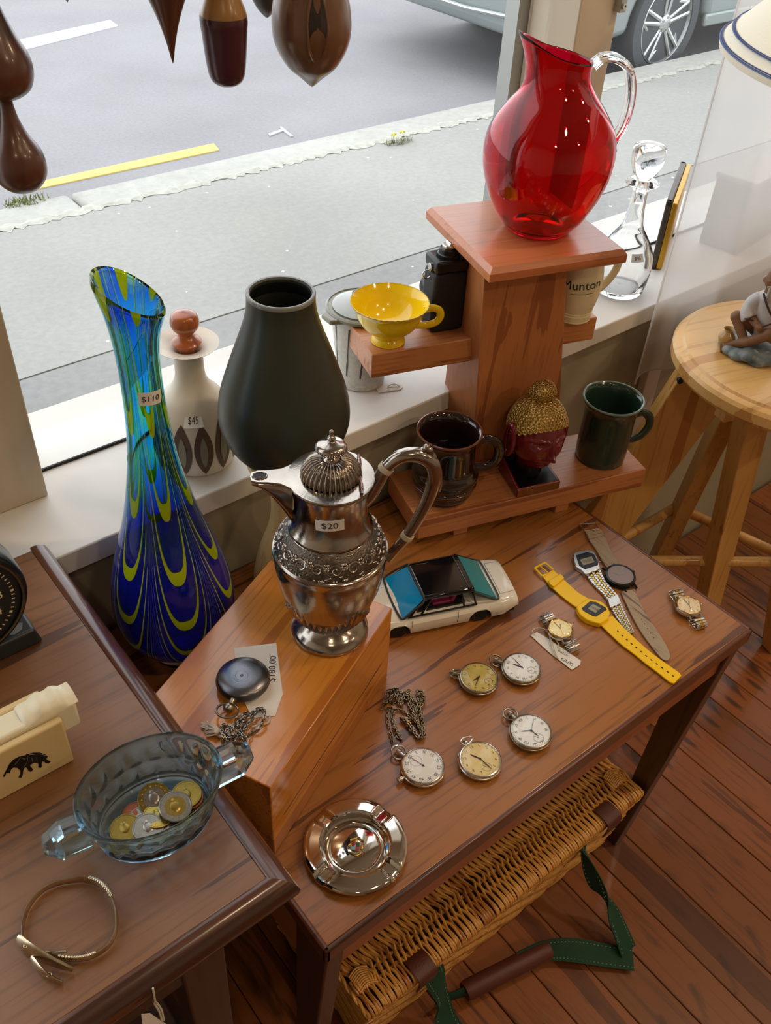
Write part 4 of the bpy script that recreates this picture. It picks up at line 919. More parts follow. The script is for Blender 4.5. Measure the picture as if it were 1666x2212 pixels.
# ---------------------------------------------------------------- white toy car
cw = mat('toy_white_enamel', srgb(226, 224, 216), .16, coat=.6, vary=.5, vscale=30, c2=srgb(214, 208, 196)); cbk = mat('toy_black_enamel', srgb(12, 12, 14), .1, coat=.6)
BLG = mat('blue_plastic', srgb(0, 172, 238), .08, trans=.35, coat=.5); TEALG = mat('teal_plastic', srgb(66, 160, 170), .1, trans=.3, coat=.5)
ex = Vector((-.932, .362, 0)); ca = math.atan2(ex.y, ex.x); rc = Vector((.6815, .541, 0))
tc_ = thing('toy_car', 'white toy convertible with black roof and blue windows lying on the side table', 'toy car', (rc.x, rc.y, TZ+.0002), ca)
Lc = .205
def sect(x):
    # half widths and heights along the toy: (w_bottom, w_belt, z_bottom, z_belt, z_top)
    w = .0425-.004*max(0, (x-.15)/.055)**2-.003*max(0, (.02-x)/.02)
    zb = .0045
    if x < .02: zb = .0045+.010*(1-x/.02)
    if x > .19: zb = .0045+.008*((x-.19)/.015)
    for c in (.052, .160):
        d = abs(x-c)
        if d < .0155: zb = max(zb, .0045+math.sqrt(max(0, .0155**2-d*d))*1.12)
    zt = .0285+.001*cos(x*30)
    if x < .006: zt -= .003*(1-x/.006)
    if x > .185: zt -= .006*((x-.185)/.02)
    return w, zb, zt
xs = sorted(set([0, .003, .008, .014, .02, .028, .034]+[.0365+.001*i for i in range(32)]+[.075, .09, .105, .12, .135, .142]+[.1445+.001*i for i in range(32)]+[.18, .185, .19, .195, .2, .205]))
m = MB(); V = []; npf = 17
for x in xs:
    w, zb, zt = sect(x); pf = [(-(w-.002), zb), (-(w-.0003), zb+.003 if zb < .02 else zb+.0015), (-w, max(.0165, zb+.002)), (-(w-.0005), .0215), (-(w-.0035), zt-.0035), (-(w-.008), zt-.0005), (-.022, zt+.0012), (-.011, zt+.0022), (0, zt+.0025)]
    pf = pf+[(-a_, b_) for a_, b_ in pf[-2::-1]]; V += [(x, a_, b_) for a_, b_ in pf]
n_ = len(xs); Fq = [(i*npf+j, (i+1)*npf+j, (i+1)*npf+j+1, i*npf+j+1) for i in range(n_-1) for j in range(npf-1)]+[tuple(range(npf)), tuple((n_-1)*npf+j for j in reversed(range(npf)))]
m.add(V, Fq); m.fix = True; m.build('body', cw, tc_, smooth=38)
MB().box(.004, -.038, .006, .20, .038, .010).build('baseplate', BLACKM, tc_)
for c in (.052, .160):
    for s in (-1, 1):
        w = MB(); w.M = Matrix.Translation((c, s*.0335, .0105)) @ Matrix.Rotation(rad(90), 4, 'X'); w.lathe([(0, -.006), (.0105, -.006), (.0105, .006), (0, .006)], 28, cap=False); w.build('wheel', BLACKM, tc_)
def loft(secs, name, mt, **k):
    mm = MB(); n_ = len(secs[0]); V = [p for s in secs for p in s]
    mm.add(V, [(i*n_+j, i*n_+(j+1) % n_, (i+1)*n_+(j+1) % n_, (i+1)*n_+j) for i in range(len(secs)-1) for j in range(n_)]+[tuple(range(n_)), tuple(reversed(range((len(secs)-1)*n_, len(secs)*n_)))]); mm.fix = True; return mm.build(name, mt, tc_, **k)
zt0 = .0300
def ring(x, w, z, zc): return [(x, -w, z), (x, -w*.72, z+zc*.7), (x, -w*.35, z+zc), (x, w*.35, z+zc), (x, w*.72, z+zc*.7), (x, w, z)]
loft([[(.062, -.032, .049), (.128, -.031, .049), (.128, .031, .049), (.062, .032, .049)], [(.064, -.029, .0525), (.126, -.028, .0525), (.126, .028, .0525), (.064, .029, .0525)]], 'roof', cbk, bevel=.0012)
loft([[(.060, -.0335, .0485), (.067, -.0335, .0485), (.067, .0335, .0485), (.060, .0335, .0485)], [(.061, -.030, .0540), (.068, -.030, .0540), (.068, .030, .0540), (.061, .030, .0540)]], 'roof_bar', cbk, bevel=.001)
# glass canopy front and rear, swept down to the body
loft([[(.127, -.030, .050), (.127, .030, .050), (.127, .030, .0465), (.127, -.030, .0465)], [(.1545, -.036, .0298), (.1545, .036, .0298), (.1515, .036, .0280), (.1515, -.036, .0280)]], 'windscreen', BLG)
loft([[(.061, -.032, .0505), (.061, .032, .0505), (.061, .032, .047), (.061, -.032, .047)], [(.030, -.034, .0315), (.030, .034, .0315), (.032, .034, .0285), (.032, -.034, .0285)]], 'rear_window', TEALG)
fr_ = MB(); rub = mat('toy_trim', srgb(52, 48, 46), .4)
fr_.tube(spline([(.062, -.035, .050), (.045, -.0365, .0385), (.031, -.0365, .0310), (.0265, -.032, .0315), (.0262, 0, .0325), (.0265, .032, .0315), (.031, .0365, .0310), (.045, .0365, .0385), (.062, .035, .050)], 6), .0012, 8)
fr_.tube(spline([(.127, -.032, .0515), (.142, -.0365, .040), (.154, -.0375, .0300), (.1580, -.030, .0305), (.1600, 0, .0318), (.1580, .030, .0305), (.154, .0375, .0300), (.142, .0365, .040), (.127, .032, .0515), (.1285, 0, .0530), (.127, -.032, .0515)], 6), .0013, 8); fr_.build('window_trim', rub, tc_)
pl_ = MB()
for s in (-1, 1):
    for a_, b_ in (((.064, .0335, .049), (.058, .037, .0295)), ((.127, .031, .050), (.146, .037, .0295)), ((.118, .0325, .049), (.132, .0375, .0295)), ((.078, .0325, .049), (.074, .0375, .0295)), ((.058, .0372, .0298), (.148, .0372, .0298)), ((.062, .0325, .0505), (.128, .031, .0505))): pl_.tube([(a_[0], s*a_[1], a_[2]), (b_[0], s*b_[1], b_[2])], .0014, 8)
pl_.build('pillars', cbk, tc_)
MB().box(.070, -.030, .024, .135, .030, .031).build('cabin_floor', BLACKM, tc_)
sm_ = mat('seat_magenta', srgb(150, 44, 92), .5)
for s in (-1, 1):
    t_ = MB(); t_.box(.088, s*.015-.011, .028, .112, s*.015+.011, .034); t_.hexa([(.084, s*.015-.011, .030), (.090, s*.015-.011, .030), (.090, s*.015+.011, .030), (.084, s*.015+.011, .030)], [(.079, s*.015-.010, .045), (.083, s*.015-.010, .045), (.083, s*.015+.010, .045), (.079, s*.015+.010, .045)]); t_.build('seat', sm_, tc_, bevel=.001)
ln = MB()
for a_ in ([(.002, -.027, .0305), (.022, -.028, .0308), (.0222, 0, .0322), (.022, .028, .0308), (.002, .027, .0305)], [(.162, -.020, .0310), (.198, -.018, .0255)], [(.162, .020, .0310), (.198, .018, .0255)]): ln.tube(a_, .00022, 5)
for s in (-1, 1):
    ln.tube([(.083, s*.0405, .0265), (.083, s*.0428, .019), (.084, s*.0425, .010)], .0003, 5); ln.tube([(.143, s*.0405, .0265), (.144, s*.0424, .019), (.143, s*.042, .010)], .0003, 5)
ln.build('panel_lines', mat('panel_line', srgb(70, 64, 58), .6), tc_)
# ---------------------------------------------------------------- plated ashtray
q = P(768, 1823, TZ+.012)
CHR = mat('chrome_plate', srgb(214, 208, 198), .07, metal=1, vary=.5, vscale=18, c2=srgb(196, 188, 176))
at_ = thing('ashtray', 'round chrome ashtray with an enamelled coat of arms, at the front of the side table', 'ashtray', (q.x, q.y, TZ+.0003))
ga = [math.atan2(P(*p_, TZ+.02).y-q.y, P(*p_, TZ+.02).x-q.x) for p_ in ((690, 1752), (835, 1742), (862, 1880), (690, 1890))]
aprof = refine([(.0, .0012), (.030, .0006), (.034, .0010), (.0345, .0025), (.0345, .0125), (.0355, .0142), (.0365, .0146), (.050, .0122), (.0518, .0108), (.0522, .0092), (.0515, .0088), (.0495, .0108), (.0365, .0130), (.0335, .012), (.0330, .0042), (.031, .0036), (.0285, .0046), (.0262, .0046), (.0245, .0036), (.0225, .0042), (.012, .0060), (0, .0064)], .0105, .015, 3)
def ashfn(r, z, a, i):
    for g_ in ga:
        d = (a-g_+pi) % (2*pi)-pi; u = abs(d)*r
        if r > .0325 and z > .007 and u < .0085: z -= .0050*min(1, max(0, (1-(u/.0085)**2))*1.4)*min(1, (r-.0325)/.002)
    return (r, max(z, .001))
MB().lathe(aprof, 256, fn=ashfn, cap=False).build('dish', CHR, at_, smooth=30)
s_ = thing('emblem', '', ''); del s_['label']; del s_['category']; s_.parent = at_; s_.location = (0, 0, .0066)
dd = P(757, 1838, TZ+.02)-P(790, 1795, TZ+.02); s_.rotation_euler = (0, 0, math.atan2(dd.y, dd.x)-pi/2+pi-rad(60))
C1 = mat('enamel_green', srgb(20, 80, 50), .2); C2 = mat('enamel_red', srgb(150, 50, 40), .2); C3 = mat('enamel_blue', srgb(110, 160, 180), .2)
for nm, mm, (x0_, y0_) in (('quarter', C1, (-.0042, .0)), ('quarter', C2, (0, 0)), ('quarter', C2, (-.0042, -.0042)), ('quarter', C3, (0, -.0042))):
    MB().box(x0_+.0002, y0_+.0002, 0, x0_+.004, y0_+.004, .0008).build(nm, mm, s_)
m = MB(); m.tube([(-.0046, .0046, .0004), (.0046, .0046, .0004), (.0046, -.003, .0004), (0, -.0072, .0004), (-.0046, -.003, .0004), (-.0046, .0046, .0004)], .0004, 6)
for s in (-1, 1):
    m.tube(spline([(s*.0065, .006, .0004), (s*.0095, .002, .0006), (s*.008, -.003, .0004), (s*.0065, -.006, .0004)], 4), .0009, 6); m.ball((s*.0068, .0072, .0006), .0011, 8, 5)
m.ball((0, .0065, .0005), (.003, .0015, .0008), 8, 5); m.build('supporters', BRASS, s_)
m = MB(); m.tube(spline([(-.009, -.0065, .0005), (-.004, -.009, .0005), (0, -.0098, .0005), (.004, -.009, .0005), (.009, -.0065, .0005)], 4), [(.0006, .0014)]*17, 8, up=(0, 0, 1)); m.build('motto_ribbon', BLK, s_)

# ---------------------------------------------------------------- pocket watches
ROM = ['XII', 'I', 'II', 'III', 'IIII', 'V', 'VI', 'VII', 'VIII', 'IX', 'X', 'XI']; ARA = [str((i-1) % 12+1) for i in range(12)]; STW = ['60', '5', '10', '15', '20', '25', '30', '35', '40', '45', '50', '55']
def pocket_watch(label, c, r, up, face, numerals, tsz, hands, sub=None, radial=False, case=NICKEL, bow='round', pusher=False, h=.0125, red=False, tilt=0, bowtilt=0, skip=()):
    # up: photo point the crown points to
    cw_ = P(c[0], c[1], TZ+h); u_ = P(up[0], up[1], TZ+h*.6); an = math.atan2(u_.y-cw_.y, u_.x-cw_.x)-pi/2
    t = thing('pocket_watch', label, 'pocket watch', (cw_.x, cw_.y, TZ+.0002), an, 'pocket watches on the side table')
    MB().lathe([(0, .0), (r*.55, .0002), (r*.86, .002), (r*.97, .0045), (r, .0065), (r*.99, .0078), (r*.96, .0082), (r*.975, .0090), (r*.97, .0102), (r*.93, .0112), (r*.885, .0115), (r*.87, .0108), (0, .0106)], 72, cap=False).build('case', case, t, smooth=30)
    dl = MB().lathe([(0, .01065), (r*.875, .01065), (r*.875, .0108), (0, .0108)], 64, cap=False).build('dial', face, t)
    m = MB()
    for k_, s in enumerate(numerals):
        if k_ in skip: continue
        a = pi/2-2*pi*k_/12; R_ = r*.70; M_ = Matrix.Translation((R_*cos(a), R_*sin(a), .01095)) @ Rz(a-pi/2 if radial else 0); m.text(s, tsz, M_)
    m.build('numerals', INK, dl, smooth=0)
    m = MB()
    for k_ in range(60):
        a = 2*pi*k_/60; L_ = .0011 if k_ % 5 else .0016; m.M = Rz(a) @ Matrix.Translation((r*.835, 0, .0109)); m.box(-L_/2, -.00010, 0, L_/2, .00010, .0001)
    if sub:
        for (sx_, sy_, sr_) in sub:
            m.M = Matrix.Translation((sx_*r, sy_*r, .0109)); m.torus((0, 0, 0), sr_*r, .00013, 32, 4)
            for k_ in range(12): a = 2*pi*k_/12; m.M = Matrix.Translation((sx_*r, sy_*r, .0109)) @ Rz(a) @ Matrix.Translation((sr_*r*.86, 0, 0)); m.box(-.0004, -.00008, 0, .0004, .00008, .0001)
            m.M = Matrix.Translation((sx_*r, sy_*r, .0110)) @ Rz(sx_*9+2); m.box(-.0006, -.00018, 0, sr_*r*.8, .00018, .00012)
    m.M = Matrix.Identity(4); m.build('minute_track', INK, dl, smooth=0)
    HM = mat('red_hand', srgb(150, 30, 40), .3) if red else BLACKM
    for k_, (ang, L_, w_) in enumerate(hands):
        a = pi/2-rad(ang); m = MB(); m.M = Rz(a); z_ = .0112+.0002*k_
        m.add([(-L_*r*.15, -w_*.5, z_), (L_*r*.6, -w_, z_), (L_*r, 0, z_), (L_*r*.6, w_, z_), (-L_*r*.15, w_*.5, z_)]+[(p_[0], p_[1], z_+.0002) for p_ in [(-L_*r*.15, -w_*.5), (L_*r*.6, -w_), (L_*r, 0), (L_*r*.6, w_), (-L_*r*.15, w_*.5)]], [(4, 3, 2, 1, 0), (5, 6, 7, 8, 9)]+[(i, (i+1) % 5, 5+(i+1) % 5, 5+i) for i in range(5)])
        m.build('hand', HM, t, smooth=0)
    MB().lathe([(0, .0110), (.0011, .0110), (.0011, .0119), (0, .0121)], 14).build('hand_hub', BLACKM, t)
    MB().lathe([(r*.885, .0113), (r*.87, .0124), (r*.75, .0131), (r*.45, .0137), (0, .0139)], 64, cap=False).build('crystal', CRY, t, smooth=80)
    m = MB(); m.M = Matrix.Translation((0, r*.97, .0062)) @ Matrix.Rotation(rad(-90), 4, 'X')
    if bow != 'flat': m.lathe([(.0030, -.001), (.0028, .003), (.0026, .006), (.0032, .0068)], 18, cap=False); m.build('pendant', case, t)
    m = MB(); m.M = Matrix.Translation((0, r*.97+(.0062 if bow != 'flat' else .001), .0062)) @ Matrix.Rotation(rad(-90), 4, 'X')
    m.lathe([(.0012, 0), (.0040, .0004), (.0042, .002), (.0036, .0046), (.0014, .0056), (0, .0057)], 20, fn=lambda rr, z, a, i: (rr*(1+.05*cos(a*16)) if rr > .003 else rr, z)); m.build('crown', case, t)
    m = MB()
    if bow == 'round': ay = Vector((0, cos(bowtilt), sin(bowtilt))); m.torus((0, r*.97+.0085, .0062), .0082, .0011, 36, 8, ax=(1, 0, 0), ay=ay)
    elif bow == 'flat': m.torus((0, r*.93+.004, .0118), .0072, .0010, 30, 8, ax=(1, 0, 0), ay=(0, .55, .1))
    else: m.tube(spline([(-.006, r*.9, .0062), (-.0065, r*.97+.005, .0062), (-.004, r*.97+.0095, .0062), (.004, r*.97+.0095, .0062), (.0065, r*.97+.005, .0062), (.006, r*.9, .0062)], 4), .0010, 8)
    m.build('bow', case, t)
    if pusher:
        a = rad(pusher); m = MB(); m.M = Matrix.Translation((r*.96*cos(a), r*.96*sin(a), .0062)) @ Rz(a) @ Matrix.Rotation(rad(90), 4, 'Y'); m.lathe([(.0016, 0), (.0016, .003), (.0032, .0032), (.0032, .0078), (.0028, .0084), (0, .0085)], 18); m.build('pusher', case, t)
    return t
CRY, nt, b = NT('crystal'); N, L = nt.nodes, nt.links
tr = N.new('ShaderNodeBsdfTransparent'); gls = N.new('ShaderNodeBsdfGlossy'); gls.inputs['Roughness'].default_value = .04; fr = N.new('ShaderNodeFresnel'); fr.inputs[0].default_value = 1.45; mx = N.new('ShaderNodeMixShader')
front_only(N, L, fr, mx); L.new(tr.outputs[0], mx.inputs[1]); L.new(gls.outputs[0], mx.inputs[2]); L.new(mx.outputs[0], N['Material Output'].inputs[0])
DW = mat('white_dial', srgb(226, 228, 226), .35); DC = mat('cream_dial', srgb(226, 208, 152), .35, vary=.8, vscale=60, c2=srgb(206, 180, 112)); DY = mat('yellowed_dial', srgb(196, 176, 84), .35, vary=.9, vscale=50, c2=srgb(158, 136, 56))
sw = pocket_watch('stopwatch with white dial, red hand and side pusher, attached to a long chain', (914, 1652), .0243, (853, 1618), DW, STW, .0050, [(0, .72, .0005)], sub=[(0, .38, .27)], radial=True, case=STEEL, pusher=158, red=True, bowtilt=.25)
pocket_watch('cream-dialled pocket watch with arabic numerals beside the stopwatch', (1038, 1638), .0243, (1002, 1598), DC, ARA, .0046, [(-32, .50, .0009), (168, .72, .0006)], sub=[(.02, -.48, .22)], bow='flat', case=STEEL, skip=(6,))
pocket_watch('white-dialled pocket watch with ring bow, frontmost right of the five', (1148, 1577), .0245, (1103, 1541), DW, ROM, .0046, [(-58, .52, .0007), (92+80, .45, .0006), (55, .8, .0003)], sub=[(0, -.48, .24)], radial=True, skip=(5,))
pocket_watch('pocket watch with yellowed dial and oblong loop bow', (1035, 1461), .0238, (983, 1454), DY, ARA, .0046, [(-55, .42, .0009), (-85, .66, .0006)], sub=[(-.1, -.52, .2)], bow='loop')
pocket_watch('white-dialled pocket watch with roman numerals behind the yellowed one', (1128, 1440), .0240, (1068, 1424), DW, ROM, .0044, [(0, .50, .0009), (32, .72, .0004)], sub=[(.05, -.48, .2)], radial=True, bow='round', bowtilt=.3)

# chains
def chain(path, parent, m, R_=.0025, r_=.00070, pitch=.0034, name='chain', jit=.0006):
    pts = spline(path, 10); out = MB(); acc = 0; last = Vector(pts[0]); k_ = 0
    for i in range(1, len(pts)):
        p = Vector(pts[i]); seg = (p-last).length
        while acc+seg >= pitch:
            t = (pitch-acc)/seg; last = last.lerp(p, t); seg = (p-last).length; acc = 0; k_ += 1
            d = (Vector(pts[min(i+1, len(pts)-1)])-Vector(pts[i-1])).normalized(); side = d.cross(Vector((0, 0, 1))).normalized(); a = (side if k_ % 2 else (side*.35+Vector((0, 0, .94))).normalized())
            c_ = last+Vector((random.uniform(-jit, jit), random.uniform(-jit, jit), 0)); out.torus(c_, R_, r_, 9, 5, ax=d, ay=a, sy=.62)
        acc += seg; last = p
    return out.build(name, m, parent, smooth=60, kind='stuff')
CHN = mat('chain_metal', srgb(166, 148, 118), .32, metal=1, vary=.8, vscale=300, c2=srgb(104, 90, 70))
def loc_(o, p): return Rz(-o.rotation_euler.z) @ (Vector(p)-Vector(o.location))
cp = [(851, 1612), (845, 1585), (838, 1560), (836, 1535), (845, 1530), (850, 1555), (858, 1578), (866, 1596), (858, 1588), (850, 1560), (852, 1535), (868, 1535), (884, 1545), (900, 1560), (912, 1580), (910, 1596), (898, 1588), (885, 1572), (876, 1560), (868, 1548), (880, 1552), (892, 1545), (905, 1530), (914, 1515), (915, 1498), (905, 1493), (903, 1512), (900, 1530), (893, 1540), (886, 1525), (885, 1508), (880, 1495), (872, 1506), (868, 1520), (862, 1506), (855, 1490), (842, 1492), (836, 1505), (830, 1520), (840, 1510), (850, 1502), (862, 1494), (875, 1500), (893, 1510), (905, 1522), (912, 1540), (913, 1560), (915, 1588), (908, 1578), (900, 1545), (888, 1520), (868, 1512), (848, 1518), (836, 1514), (824, 1534)]
chain([loc_(sw, P(x, y, TZ+.0018+.0028*((i*7) % 4)/3)) for i, (x, y) in enumerate(cp)], sw, CHN)
chain([loc_(sw, P(x+random.uniform(-5, 5), y+random.uniform(-5, 5), TZ+.0045+.002*((i*5) % 4)/3)) for i, (x, y) in enumerate(cp[12:50][::-1])], sw, CHN)

# silver hunter watch on the block with chain, tassel and paper tag
q = P(525, 1466, BZ+.010)
up_ = P(494, 1535, BZ+.005); an = math.atan2(up_.y-q.y, up_.x-q.x)-pi/2
hw = thing('pocket_watch', 'closed silver hunter pocket watch with coiled chain on the orange wooden block', 'pocket watch', (q.x, q.y, BZ+.0012), an)
HS = mat('tarnished_hunter_silver', srgb(128, 128, 134), .3, metal=1, vary=1.2, vscale=26, c2=srgb(92, 92, 98), bump=.05, bscale=600); r = .0272
MB().lathe([(0, 0), (r*.6, .0004), (r*.9, .003), (r*.99, .0062), (r*.985, .0068), (r*.995, .0074), (r, .0080), (r*.985, .0086), (r*.95, .0115), (r*.85, .0140), (r*.6, .0158), (r*.3, .0164), (0, .0166)], 96, cap=False).build('case', HS, hw, smooth=35)
m = MB(); m.torus((0, .002, .0163), .0062, .00025, 44, 5); m.torus((0, .002, .0161), .0086, .00022, 44, 5)
for k_ in range(14): a = rad(150)-k_*rad(240)/13*-1+rad(80); m.text('ABCDEFHIKLMNOS'[k_], .0020, Matrix.Translation((.0074*cos(a), .002+.0074*sin(a), .01645)) @ Rz(a-pi/2))
m.ball((0, .002, .0163), (.0022, .0028, .0004), 10, 5); m.build('engraved_crest', mat('engraving', srgb(84, 84, 88), .35, metal=1), hw, smooth=40)
m = MB(); m.M = Matrix.Translation((0, r*.97, .0072)) @ Matrix.Rotation(rad(-90), 4, 'X'); m.lathe([(.0034, -.002), (.0030, .003), (.0026, .005), (.005, .007), (.0058, .010), (.0045, .0135), (.002, .015), (0, .0152)], 24, cap=False); m.build('crown', NICKEL, hw, smooth=60)
MB().torus((0, r+.0125, .0072), .0105, .0011, 40, 8, ax=(1, 0, 0), ay=(0, .95, .2)).build('bow', NICKEL, hw)
random.seed(3)
cp = [(484, 1562), (478, 1580), (490, 1596), (506, 1600), (500, 1580), (512, 1568), (528, 1560), (520, 1580), (505, 1590), (488, 1588), (482, 1572), (498, 1570), (516, 1590), (530, 1600), (524, 1584), (540, 1560), (552, 1540), (568, 1530), (572, 1545), (566, 1562), (560, 1575), (545, 1585), (530, 1592), (516, 1575), (508, 1560), (520, 1548), (535, 1540), (545, 1552), (530, 1572), (510, 1600), (494, 1604), (480, 1592), (492, 1576), (510, 1566), (522, 1556), (556, 1532), (570, 1538)]
SCH = mat('silver_chain', srgb(176, 170, 156), .28, metal=1, vary=.8, vscale=300, c2=srgb(110, 102, 90))
chain([loc_(hw, P(x, y, BZ+.003+.0075*((i*5) % 7)/6)) for i, (x, y) in enumerate(cp)], hw, SCH, R_=.0023, r_=.00062, pitch=.0030)
m = MB()
for k_ in range(26):
    a = loc_(hw, P(478, 1585, BZ+.005)); b_ = loc_(hw, P(random.uniform(432, 458), random.uniform(1558, 1592), BZ+.002)); mid = (a+b_)/2+Vector((random.uniform(-.002, .002), random.uniform(-.002, .002), random.uniform(.001, .005))); m.tube(spline([a, mid, b_], 4), .0007, 5)
m.build('tassel', mat('white_cotton', srgb(206, 196, 184), .9), hw)
pt_ = thing('price_tag', 'white paper tag reading $180.00 under the silver hunter watch', 'tag', (0, 0, 0)); 
tp_ = [P(x, y, BZ) for x, y in ((505, 1401), (597, 1390), (611, 1500), (595, 1547), (545, 1552), (520, 1500))]
cc = sum(tp_, Vector())/6; pt_.location = (cc.x, cc.y, BZ+.0003)
MB().prism([((p-cc).x, (p-cc).y) for p in tp_], 0, .0005).build('card', PAPER, pt_, smooth=0)
bx = (P(594, 1415, BZ)-P(590, 1478, BZ)); by = bx.cross(Vector((0, 0, 1)))*-1; ct = P(589, 1446, BZ)-cc
m = MB(); Mx = frame((ct.x, ct.y, .0006), (bx.x, bx.y, 0), (-bx.y, bx.x, 0)); m.text('$180.00', .0105, Mx); m.build('handwriting', INK, pt_, smooth=0)
m = MB(); m.tube(spline([P(583, 1548, BZ)-cc+Z*.001, P(580, 1562, BZ)-cc+Z*.001, P(565, 1568, BZ)-cc+Z*.002, P(545, 1578, BZ)-cc+Z*.006], 5), .0010, 6); m.build('string', STRING, pt_)
# ---------------------------------------------------------------- wristwatches
def C5(x, y): return (1100+x/2.975, 1080+y/2.975)
def strip(o, left, right, zt, th, name, m, nseg=None, gap=0, **k):
    # a strap or bracelet between two edge lines given as photo points on the level zt
    def pl(e):
        pts = [P(*C5(*p), zt)-o.location for p in e]; s = spline(pts, 6); d = [0]
        for a, b in zip(s, s[1:]): d.append(d[-1]+(b-a).length)
        return lambda t: next((s[i].lerp(s[i+1], (t*d[-1]-d[i])/max(d[i+1]-d[i], 1e-9)) for i in range(len(s)-1) if t*d[-1] <= d[i+1]+1e-9), s[-1])
    Lf, Rf = pl(left), pl(right); z1 = zt-o.location.z; z0 = z1-th; mb = MB()
    if nseg is None:
        n = 24; V = []
        for i in range(n+1):
            a, b = Lf(i/n), Rf(i/n); V += [(a.x, a.y, z0), (b.x, b.y, z0), (b.x, b.y, z1), (a.x, a.y, z1)]
        mb.add(V, [(4*i+j, 4*i+(j+1) % 4, 4*i+4+(j+1) % 4, 4*i+4+j) for i in range(n) for j in range(4)]+[(3, 2, 1, 0), (4*n, 4*n+1, 4*n+2, 4*n+3)]); mb.fix = True
        return mb.build(name, m, o, bevel=.0004, smooth=40), Lf, Rf
    return Lf, Rf, z0, z1
def bracelet(o, left, right, zt, th, nseg, cols, m1, m2, name='bracelet_link'):
    Lf, Rf, z0, z1 = strip(o, left, right, zt, th, '', None, nseg); A = MB(); B = MB()
    for i in range(nseg):
        for c_ in range(cols):
            off = .5*(c_ % 2)/nseg; t0 = min(1, i/nseg+off); t1 = min(1, (i+.9)/nseg+off)
            if t1-t0 < .002: continue
            u0 = c_/cols+.006; u1 = (c_+1)/cols-.006; q_ = [Lf(t0).lerp(Rf(t0), u0), Lf(t0).lerp(Rf(t0), u1), Lf(t1).lerp(Rf(t1), u1), Lf(t1).lerp(Rf(t1), u0)]; mid = sum(q_, Vector())/4
            mb = B if (c_ % 2) else A
            mb.hexa([(p.x, p.y, z0) for p in q_], [((p.x-mid.x)*.86+mid.x, (p.y-mid.y)*.86+mid.y, z1) for p in q_])
    for mb, mt, nm in ((A, m1, name), (B, m2, name)):
        mb.fix = True; mb.build(nm, mt, o, smooth=30, kind='stuff')
YP = mat('yellow_resin', srgb(240, 196, 10), .38, spec=.4); LCDM = mat('lcd', srgb(150, 146, 120), .3); GLD2 = mat('gold_metal', srgb(206, 168, 92), .22, metal=1)
# yellow digital watch
c_ = P(*C5(545, 705), TZ+.008); yw = thing('wristwatch', 'yellow plastic digital wristwatch lying flat, strap end over the table edge', 'watch', (c_.x, c_.y, TZ+.0002))
strip(yw, [(214, 488), (262, 545), (330, 610), (400, 665), (442, 692)], [(284, 447), (330, 490), (385, 540), (440, 590), (510, 632)], TZ+.0035, .0022, 'upper_strap', YP)
_, Lf, Rf = strip(yw, [(578, 790), (640, 850), (720, 925), (800, 985), (880, 1050), (960, 1110), (1035, 1170), (1062, 1178)], [(662, 740), (720, 800), (780, 860), (850, 925), (920, 985), (1010, 1050), (1098, 1112), (1108, 1128)], TZ+.0040, .0022, 'lower_strap', YP)
m = MB()
for i in range(12): t = .20+.735*i/11; p = Lf(t).lerp(Rf(t), .5); m.cbox((p.x, p.y, .00385), (.0016, .0028, .0003))
m.build('strap_holes', BLACKM, yw, smooth=0)
def poly(o, pts, z1, z0, name, m_, bev=.001, par=None):
    q_ = [P(*C5(*p), z1)-o.location for p in pts]; b = MB().prism([(p.x, p.y) for p in q_], z0-o.location.z, z1-o.location.z); b.fix = True; return b.build(name, m_, par or o, bevel=bev, smooth=40)
poly(yw, [(432, 682), (508, 630), (560, 640), (600, 655), (636, 690), (650, 722), (640, 760), (585, 793), (540, 782), (500, 768), (458, 735), (440, 705)], TZ+.0085, TZ, 'case', YP, .0012)
poly(yw, [(468, 694), (520, 650), (560, 655), (620, 690), (628, 702), (560, 748), (536, 742), (478, 710)], TZ+.0092, TZ+.008, 'bezel', BLACK, .0003)
poly(yw, [(507, 697), (540, 668), (590, 695), (556, 726)], TZ+.0095, TZ+.009, 'display', LCDM, .0001)
dv = P(*C5(590, 695), TZ)-P(*C5(540, 668), TZ); lc = P(*C5(548, 697), TZ+.0096)-yw.location
m = MB(); m.text('10:58', .0050, frame((lc.x, lc.y, .0094), (dv.x, dv.y, 0), (-dv.y, dv.x, 0))); m.build('display_digits', INK, yw, smooth=0)
m = MB()
for a in ((455, 728), (500, 762)): p = P(*C5(*a), TZ+.005)-yw.location; m.ball((p.x, p.y, .005), .0016, 10, 6)
m.build('pusher', STEEL, yw)
m = MB()
for a, b in (((165, 437), (232, 402)), ((232, 402), (284, 448)), ((214, 490), (165, 437)), ((214, 490), (236, 478))): m.tube([P(*C5(*a), TZ+.004)-yw.location, P(*C5(*b), TZ+.004)-yw.location], [(.0013, .0016)]*2, 6)
m.tube([P(*C5(200, 425), TZ+.005)-yw.location, P(*C5(250, 468), TZ+.005)-yw.location], .0009, 6); m.build('buckle', YP, yw)
poly(yw, [(255, 515), (330, 472), (356, 498), (288, 556), (262, 540)], TZ+.0062, TZ+.0002, 'keeper', YP, .0008)
